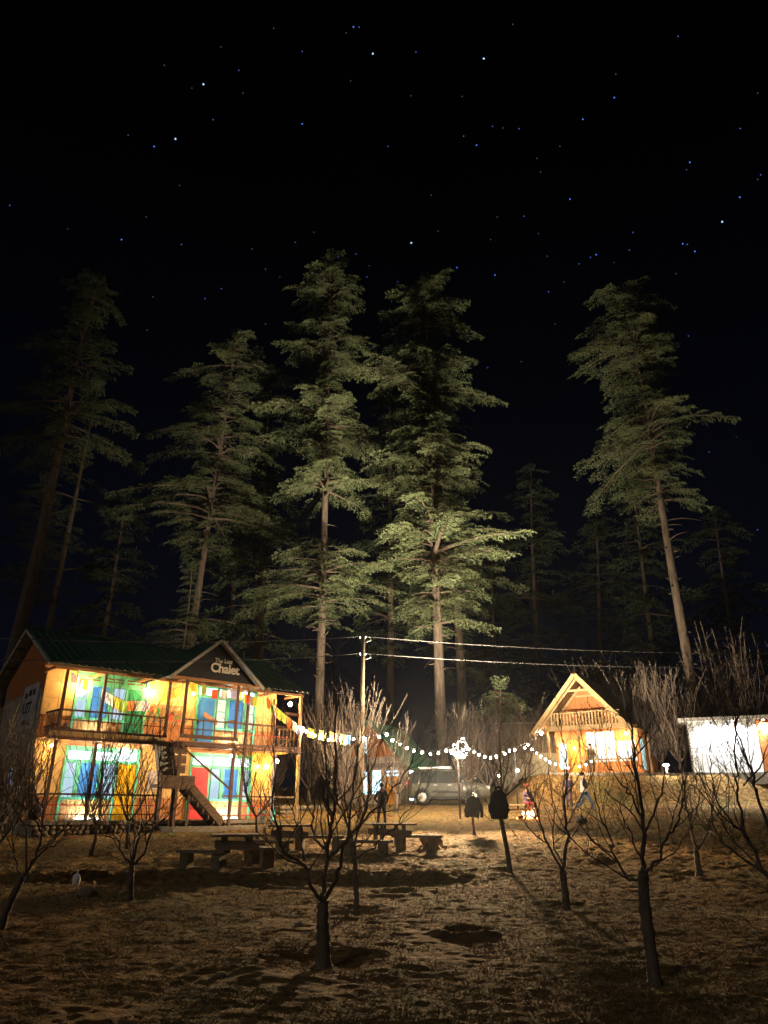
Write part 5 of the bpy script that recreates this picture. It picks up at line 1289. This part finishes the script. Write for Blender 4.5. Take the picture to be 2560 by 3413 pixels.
for x in (-1.30, 1.28):
    for s in (-1, 1):
        wr_ = bpy.data.objects.new('wheel', None); COL.objects.link(wr_); wr_.parent = car; wr_.location = (x, s * .845, .34); wr_.rotation_euler = (-math.pi / 2 * s, 0, 0)
        MB().lathe([(.20, -.10), (.32, -.11), (.345, -.07), (.345, .07), (.32, .11), (.21, .10)], k=24).build('tyre', M_tyre, wr_)
        mb = MB().lathe([(.20, .04), (.225, .10), (.20, .105)], k=20); mb.lathe([(.05, .05), (.05, .105)], k=10)
        for q in range(10): a = q * 6.283 / 10; mb.bar((.04 * math.cos(a), .04 * math.sin(a), .095), (.21 * math.cos(a), .21 * math.sin(a), .088), .028, .02)
        mb.build('rim', M_rim, wr_)
        MB().lathe([(.20, .0), (.20, .02)], k=16).build('brake_disc', M_dark, wr_)
        A = [(x + .42 * math.cos(t), .36 + .42 * math.sin(t)) for t in np.linspace(-.05, math.pi + .05, 14)]; Bq = [(x + .36 * math.cos(t), .36 + .36 * math.sin(t)) for t in np.linspace(math.pi + .05, -.05, 14)]
        n = len(A)
        for kx in range(1): sidepoly(A + Bq, M_trim, 'wheel_arch', car, .02, (s,))
        sidepoly([(x + .36 * math.cos(t), .36 + .36 * math.sin(t)) for t in np.linspace(0, 6.2, 18)], M_tyre, 'wheel_well', car, .004, (s,))

# ------------------------------------------------------------------ campfire
fp = on_ground(1762, 2735, 34.0)
fire = empty('campfire', fp, 0, 'small bright campfire burning on the ground beside the benches', 'campfire')
rr = random.Random(2); M_log = mat('charred_log', (.04, .025, .018), .95, .4, 6, .5)
for k in range(6):
    a = k * 1.05; MB().tube([(.45 * math.cos(a), .45 * math.sin(a), .05), (-.1 * math.cos(a), -.1 * math.sin(a), .22)], [.05, .04], 7).build('log', M_log, fire)
E_fire = emit('flame', (1, .45, .16), 5)
for k in range(9):
    a = rr.uniform(0, 6.28); r_ = rr.uniform(0, .20); h_ = rr.uniform(.14, .36); x, y = r_ * math.cos(a), r_ * math.sin(a)
    MB().tube([(x, y, .06), (x + rr.uniform(-.05, .05), y, .06 + h_ * .4), (x + rr.uniform(-.08, .08), y, .06 + h_ * .8), (x + rr.uniform(-.08, .08), y, .06 + h_)], [.06, .09, .05, .006], 7).build('flame', E_fire, fire)
for k in range(7):
    a = rr.uniform(0, 6.28); r_ = rr.uniform(.35, .6); MB().ball((r_ * math.cos(a), r_ * math.sin(a), .04), .05, 6, 4).build('ember', emit('ember', (1, .22, .06), 1.2), fire)
def low_bench(px, D, L, rz, label, m):
    p_ = on_ground(px, 2730, D); root = empty('bench', p_, rz, label, 'bench', 'low benches round the campfire')
    MB().box((0, 0, .38), (L, .34, .06)).build('seat', m, root)
    for s in (-1, 1): MB().box((s * L * .38, 0, .17), (.12, .3, .36)).build('leg', M_block, root)
low_bench(1705, 34.0, 1.7, .1, 'reddish low bench left of the campfire', mat('reddish_bench', (.40, .17, .10), .8, .3, 5)); low_bench(1855, 34.6, 1.9, -.1, 'pinkish low bench right of the campfire', mat('pinkish_bench', (.45, .28, .22), .8, .3, 5)); low_bench(1720, 36.2, 1.5, .1, 'low bench behind the campfire', mat('tan_bench', (.36, .25, .14), .8, .3, 5))
q = on_ground(1940, 2760, 32.0); tag(bag(q, (.5, .45, .32), mat('grey_tarp', (.13, .13, .13), .8, .3, 5), 'sack', 'dark grey heap on the grass right of the campfire', 'sack', 8))

# ------------------------------------------------------------------ people
M_skin = mat('skin', (.42, .24, .16), .6, .1, 6); M_hair = mat('black_hair', (.012, .010, .009), .6, .2, 20)
def person(loc, rz, J, top_m, leg_m, label, shoe_m=M_dark, hair=True, hat=None, h=1.70):
    """J: joint name -> (x, y, z) for a 1.70 m figure facing -y"""
    root = empty('person', loc, rz, label, 'person', 'people in the yard')
    names = ['pelvis', 'waist', 'chest', 'neck', 'chin', 'crown', 'shL', 'elL', 'haL', 'shR', 'elR', 'haR', 'hiL', 'knL', 'anL', 'toL', 'hiR', 'knR', 'anR', 'toR']
    D0 = dict(pelvis=(0, 0, .94), waist=(0, 0, 1.10), chest=(0, 0, 1.30), neck=(0, 0, 1.46), chin=(0, -.01, 1.53), crown=(0, -.005, 1.63),
              shL=(.17, 0, 1.38), elL=(.23, .03, 1.11), haL=(.24, -.04, .87), shR=(-.17, 0, 1.38), elR=(-.23, .03, 1.11), haR=(-.24, -.04, .87),
              hiL=(.09, 0, .88), knL=(.10, -.02, .49), anL=(.10, .02, .09), toL=(.11, -.13, .035), hiR=(-.09, 0, .88), knR=(-.10, -.02, .49), anR=(-.10, .02, .09), toR=(-.11, -.13, .035))
    D0.update(J); P = [Vector(D0[k]) for k in names]; ix = {k: i for i, k in enumerate(names)}
    RAD = dict(pelvis=(.15, .11), waist=(.14, .105), chest=(.165, .115), neck=(.055, .055), chin=(.072, .08), crown=(.085, .095), shL=(.075,) * 2, elL=(.052,) * 2, haL=(.032, .032), hiL=(.09,) * 2, knL=(.062,) * 2, anL=(.045,) * 2, toL=(.04,) * 2)
    rad = [RAD[k.replace('R', 'L') if k[-1] == 'R' else k] for k in names]
    E_ = [('pelvis', 'waist'), ('waist', 'chest'), ('chest', 'neck'), ('neck', 'chin'), ('chin', 'crown')] + [(a + s, b + s) for s in 'LR' for a, b in (('sh', 'el'), ('el', 'ha'), ('hi', 'kn'), ('kn', 'an'), ('an', 'to'))] + [('chest', 'shL'), ('chest', 'shR'), ('pelvis', 'hiL'), ('pelvis', 'hiR')]
    E2 = [(ix[a], ix[b]) for a, b in E_]; cls = []
    for s in 'LR':                                       # fingers and thumb
        ha = P[ix['ha' + s]]; d = (ha - P[ix['el' + s]]).normalized(); sd = d.cross(Vector((0, 1, 0))).normalized() if abs(d.y) < .9 else Vector((1, 0, 0)); fw = d.cross(sd)
        for k in range(4):
            a = ha + d * .06 + fw * (.022 * (k - 1.5)); b_ = a + d * (.055 + .012 * (k in (1, 2))) - sd * .01
            i0 = len(P); P += [a, b_]; rad += [(.010, .010), (.008, .008)]; E2 += [(ix['ha' + s], i0), (i0, i0 + 1)]
        i0 = len(P); a = ha + fw * .045 + d * .01; P += [a, a + d * .04 + fw * .02]; rad += [(.012, .012), (.009, .009)]; E2 += [(ix['ha' + s], i0), (i0, i0 + 1)]
    nose = len(P); P.append(P[ix['chin']].lerp(P[ix['crown']], .35) + Vector((0, -.11, 0))); rad.append((.016, .016)); E2.append((ix['chin'], nose))
    me = bpy.data.meshes.new('body'); me.from_pydata([tuple(p_) for p_ in P], E2, []); o = bpy.data.objects.new('body', me); COL.objects.link(o)
    md = o.modifiers.new('skin', 'SKIN'); md.use_smooth_shade = True
    for i, r_ in enumerate(rad): me.skin_vertices[0].data[i].radius = r_; me.skin_vertices[0].data[i].use_root = (i == 0)
    o.modifiers.new('sub', 'SUBSURF').levels = 1; o.modifiers['sub'].render_levels = 1
    dg = bpy.context.evaluated_depsgraph_get(); m2 = bpy.data.meshes.new_from_object(o.evaluated_get(dg)); bpy.data.objects.remove(o)
    m2.materials.clear()
    for m_ in (M_skin, top_m, leg_m, shoe_m): m2.materials.append(m_)
    segs = [(P[a], P[b_], a, b_) for a, b_ in E2]
    def seg_class(a, b_, t):
        na = names[a] if a < 20 else 'x'; nb_ = names[b_] if b_ < 20 else 'x'
        if na == 'x' or nb_ == 'x': return 0
        if nb_ in ('chin', 'crown'): return 0
        if nb_ == 'neck': return 1 if t < .75 else 0
        if nb_.startswith('ha'): return 1 if t < .85 else 0
        if nb_.startswith('to'): return 3
        if nb_[:2] in ('kn', 'an'): return 2 if not (nb_.startswith('an') and t > .93) else 3
        if nb_.startswith('hi'): return 2
        if nb_ == 'waist': return 1
        return 1
    for poly in m2.polygons:
        c_ = poly.center; best = None
        for a, b_, ia, ib in segs:
            ab = b_ - a; t = max(0, min(1, (c_ - a).dot(ab) / max(ab.length_squared, 1e-9))); dd_ = (c_ - (a + ab * t)).length - .6 * (rad[ia][0] * (1 - t) + rad[ib][0] * t)
            if best is None or dd_ < best[0]: best = (dd_, ia, ib, t)
        poly.material_index = seg_class(best[1], best[2], best[3]); poly.use_smooth = True
    link('body', m2, root)
    cr_ = Vector(D0['crown']); ch_ = Vector(D0['chin']); hd = (cr_ + ch_) / 2
    if hair:
        mb = MB(); mb.ball((0, 0, 0), .108, 14, 10, sz=(.92, 1.05, 1.0)); V = mb.v[0]; front = (V[:, 1] < -.03) & (V[:, 2] < .05); V[front, 1] = -.03; low = V[:, 2] < -.05; V[low, 2] = -.05
        mb.v[0] = V; mb.build('hair', M_hair, root, (cr_.x, cr_.y + .018, cr_.z + .01))
    if hat: MB().lathe([(.125, 0), (.12, .05), (.10, .11), (.04, .15)], k=14).build('hat', hat, root, (cr_.x, cr_.y, cr_.z + .01))
    for s in (-1, 1): MB().ball((s * .033, -.083, .0), .010, 6, 5).build('eye', M_blacksign, root, tuple(hd + Vector((0, 0, .02))))
    MB().box((0, -.085, 0), (.045, .012, .008)).build('mouth', mat('lips', (.28, .10, .08), .6, .1, 5), root, tuple(hd + Vector((0, 0, -.055))))
    # jacket hem flares over the hips
    pv = Vector(D0['pelvis']); ws = Vector(D0['waist']); n = (ws - pv).normalized()
    MB().tube([tuple(pv - n * .06), tuple(pv + n * .05), tuple(ws), tuple(ws + n * .14)], [.185, .18, .165, .16], 14, cap=False).build('jacket_hem', top_m, root)
    if h != 1.7: root.scale = (h / 1.7,) * 3
    return root
M_blk = mat('black_clothes', (.022, .020, .024), .9, .3, 8); M_olive = mat('olive_jacket', (.13, .11, .06), .9, .3, 8); M_lgrey = mat('light_grey_sweater', (.42, .42, .44), .9, .15, 8); M_jean = mat('blue_jeans', (.06, .12, .30), .9, .25, 8); M_plum = mat('plum_jacket', (.10, .07, .11), .9, .3, 8); M_redc = mat('red_clothes', (.22, .03, .025), .9, .2, 8); M_brn = mat('brown_trousers', (.12, .075, .05), .9, .2, 8)
person(on_ground(1272, 2752, 31.0), 2.9, dict(haL=(.12, -.12, .95), haR=(-.16, -.10, .98), elL=(.27, .06, 1.14), elR=(-.27, .06, 1.14), anL=(.14, .02, .09), toL=(.16, -.13, .035), anR=(-.14, .02, .09), toR=(-.16, -.13, .035), knL=(.13, -.02, .49), knR=(-.13, -.02, .49)), M_blk, M_blk, 'standing man in black clothes behind the right-hand table', h=1.74)
person(cbw(2.45, -.1, .0), CB_A + .9, dict(haL=(.14, -.20, 1.0), haR=(-.12, -.22, 1.05), elL=(.24, -.02, 1.10), elR=(-.24, -.02, 1.10), crown=(0, -.03, 1.62)), M_olive, M_brn, 'person in an olive jacket standing on the cabin porch')
person(on_ground(1955, 2707, 36.8), .8, dict(knL=(.12, -.22, .52), anL=(.12, -.30, .12), toL=(.12, -.44, .06), knR=(-.10, .10, .48), anR=(-.10, .42, .20), toR=(-.10, .34, .06), haL=(.26, .18, .92), elL=(.25, .12, 1.12), haR=(-.25, -.24, .98), elR=(-.25, -.06, 1.10)), M_lgrey, M_jean, 'person in a grey sweater and blue jeans walking below the cabin', h=1.74)
person(on_ground(1902, 2712, 37.8), -.5, dict(haL=(.12, -.2, 1.0), haR=(-.12, -.2, 1.0)), M_plum, M_plum, 'person in a plum jacket beside the walking person', h=1.66)
sit = dict(pelvis=(0, 0, .50), waist=(0, -.02, .66), chest=(0, -.06, .86), neck=(0, -.09, 1.01), chin=(0, -.12, 1.08), crown=(0, -.13, 1.18), shL=(.17, -.06, .93), shR=(-.17, -.06, .93), elL=(.22, -.18, .70), elR=(-.22, -.18, .70), haL=(.08, -.38, .68), haR=(-.08, -.38, .68),
           hiL=(.09, -.03, .48), hiR=(-.09, -.03, .48), knL=(.13, -.44, .50), knR=(-.13, -.44, .50), anL=(.12, -.42, .09), anR=(-.12, -.42, .09), toL=(.12, -.57, .035), toR=(-.12, -.57, .035))
person(on_ground(1762, 2725, 35.9) , .15, sit, M_plum, M_redc, 'person in red trousers sitting behind the campfire', hair=False, hat=M_redc)

# ------------------------------------------------------------------ jackets hung on the trees
def jacket(px, py, D, s, label, seed, sleeve=True):
    """cloth hung from a branch: folded body with hem, collar and a loose sleeve"""
    r_ = np.random.default_rng(seed); c = atY(px, py, D); root = empty('hanging_jacket', c, r_.uniform(-.2, .2), label, 'jacket', 'jackets hung on trees')
    n, m_ = 18, 12; V = []
    for i in range(m_):
        t = i / (m_ - 1); wv = .10 + .29 * (1 - math.exp(-t * 5.5)) - .07 * max(0, t - .6) * 2 + .02 * math.sin(t * 9 + seed); dv = .09 + .10 * math.sin(t * 2.6)
        for j in range(n):
            a = 2 * math.pi * j / n; f = 1 + .16 * math.sin(a * 3 + seed * 2 + t * 2) * t + .08 * r_.normal() * t
            V.append((wv * math.cos(a) * f * s, dv * math.sin(a) * f * s, (-t * .95 - .09 * math.sin(a * 2 + seed) * t + .05 * r_.normal() * (t > .95)) * s))
    Fs = [(i * n + j, i * n + (j + 1) % n, (i + 1) * n + (j + 1) % n, (i + 1) * n + j) for i in range(m_ - 1) for j in range(n)] + [tuple(range(n))[::-1], tuple((m_ - 1) * n + j for j in range(n))]
    MB().add(V, Fs, 0, True).build('body', M_blk, root)
    if sleeve:
        MB().tube(smooth([(.22 * s, .02, -.12 * s), (.36 * s, .03, -.22 * s), (.45 * s, .0, -.5 * s), (.47 * s, .02, -.85 * s), (.45 * s, .01, -1.02 * s)], 3), np.linspace(.10, .075, 13) * s, 9).build('sleeve', M_blk, root)
    MB().tube(smooth([(-.1 * s, 0, 0), (-.05 * s, .03, .09 * s), (.06 * s, .03, .08 * s), (.1 * s, 0, -.01)], 3), [.045 * s] * 10, 7).build('collar', M_blk, root)
jacket(1573, 2652, 28.2, .72, 'small dark jacket with a dangling sleeve hung on the pale tree by the car', 1)
jacket(1661, 2632, 18.4, .62, 'large dark hooded jacket hung on the bare tree left of the campfire', 2, False)

# loose stones and clods on the ground
clod = mat('earth_clod', (.07, .055, .03), .95, .4, 6, .6)
for i, (px, D, s, lab) in enumerate(((1437, 24.5, .32, 'dark clod of earth beside the right-hand bench'), (1005, 12.2, .07, 'pale stone on the ground left of the largest tree'), (760, 9.0, .06, 'small pale stone near the bottom edge'), (1840, 14.0, .08, 'pale stone at the foot of the tree before the campfire'), (300, 15.6, .2, 'dark clod of earth on the bank at left'))):
    p_ = on_ground(px, 2900, D); o = link('stone', stone_meshes[i], None, p_ + Vector((0, 0, s * .2))); o.scale = (s, s * .8, s * .55); tag(o, lab, 'stone')

# ------------------------------------------------------------------ stars
sky = empty('sky', (0, 0, 0)); tag(sky, kind='structure')
Z1 = 1280 / 1659.0
ST1 = [(1183, 122, 1), (1527, 116, 3), (1552, 117, 2), (1496, 142, 1), (1306, 222, 1.5), (1611, 232, 5), (1032, 304, 1.5), (879, 364, 8), (829, 381, 1), (710, 282, .8), (921, 517, 1.6), (758, 600, 6), (666, 633, 4), (1306, 535, 4), (554, 584, 1), (1515, 349, 1), (776, 801, 1.2), (42, 887, 1.8), (525, 1035, 4), (784, 1056, 1.5), (292, 988, .7), (632, 938, .7), (1276, 1047, 2), (1355, 1003, 1), (1461, 1109, 2), (1537, 1097, 1.5), (1147, 1163, 1.8), (1209, 1197, 1), (956, 1247, 2), (1585, 1196, 2), (1595, 1148, 1), (661, 1282, 1), (886, 1290, 2), (955, 202, .6), (1050, 402, .7)]
ST2 = [(556, 105, 1), (138, 225, 1.3), (431, 253, 9), (1270, 157, 2), (1001, 320, .8), (995, 422, 3.5), (859, 515, 4), (116, 413, 1), (338, 417, 1), (469, 546, 1.6), (583, 556, 1.8), (514, 553, .6), (344, 588, 2), (400, 627, 3), (17, 632, 1.3), (760, 632, 1), (661, 684, 1.2), (676, 744, 1.1), (1614, 402, 1.2), (1539, 555, 1.6), (1321, 701, 2.6), (1307, 733, .9), (1627, 755, 1.6), (1614, 775, 1), (1537, 852, 4), (1461, 958, 8), (803, 860, 4), (204, 843, 1.2), (489, 938, 1), (604, 934, 1.4), (234, 998, 1), (118, 1049, 6), (461, 1035, .8), (668, 1009, 1), (1075, 1004, 2), (1060, 1081, 1.6), (1290, 1053, 4), (1310, 1056, 2), (1343, 1086, 2.6), (917, 1100, 3), (892, 1112, 1.3), (843, 1139, 1.8), (995, 1134, .8), (706, 1107, .7), (315, 1156, 4), (479, 1188, 2.6), (1262, 1182, .8), (711, 1260, 1.8), (59, 1217, 1.3)]
LIST = [(x * Z1, y * Z1, b) for x, y, b in ST1] + [(1280 + x * Z1, y * Z1, b) for x, y, b in ST2] + [(1880, 940, 1), (1850, 1080, 1), (2295, 1120, 1.5), (2455, 1455, 1), (2300, 1465, 1.5), (2363, 1507, 2), (1245, 1155, 2.5), (885, 1080, 1.5), (955, 1170, 1.5), (1560, 1220, 1.5), (1625, 1225, 2), (1280, 1450, .8), (2525, 1766, 1.5), (490, 1100, .8), (1737, 1205, 1), (840, 830, 1)]
star_m = {}
DS = 1500.0
for x, y, b_ in LIST:
    key = 3 if b_ >= 5 else 2 if b_ >= 2.5 else 1 if b_ >= 1.3 else 0
    if key not in star_m:
        o = MB().ball((0, 0, 0), 1.0, 6, 4).build('star', emit('star_%d' % key, [(.30, .38, .75), (.16, .24, .95), (.12, .25, 1.0), (.45, .70, 1.0)][key], [.05, .085, .13, .17][key], False), sky); star_m[key] = o.data
    else: o = link('star', star_m[key], sky)
    r_ = ray(x, y); o.location = r_.normalized() * DS; rad_ = DS / 720.0 * [.36, .44, .60, .78][key]; o.scale = (rad_,) * 3

# ------------------------------------------------------------------ thin smoky air, added to give the lamps a glow
hz = MB().span((-720, -320, -6), (720, 720, 62)).build('haze', None); hz.data.materials.clear()
_m = bpy.data.materials.new('thin_night_haze'); _m.use_nodes = True; _n = _m.node_tree.nodes; _n.remove(_n['Principled BSDF'])
_v = _n.new('ShaderNodeVolumePrincipled'); _v.inputs['Density'].default_value = .00016; _v.inputs['Color'].default_value = (.75, .85, 1.0, 1); _v.inputs['Anisotropy'].default_value = .75
_m.node_tree.links.new(_v.outputs[0], _n['Material Output'].inputs['Volume']); hz.data.materials.append(_m)
tag(hz, 'thin smoky night air over the yard, added for lamp glow', 'haze', kind='stuff')
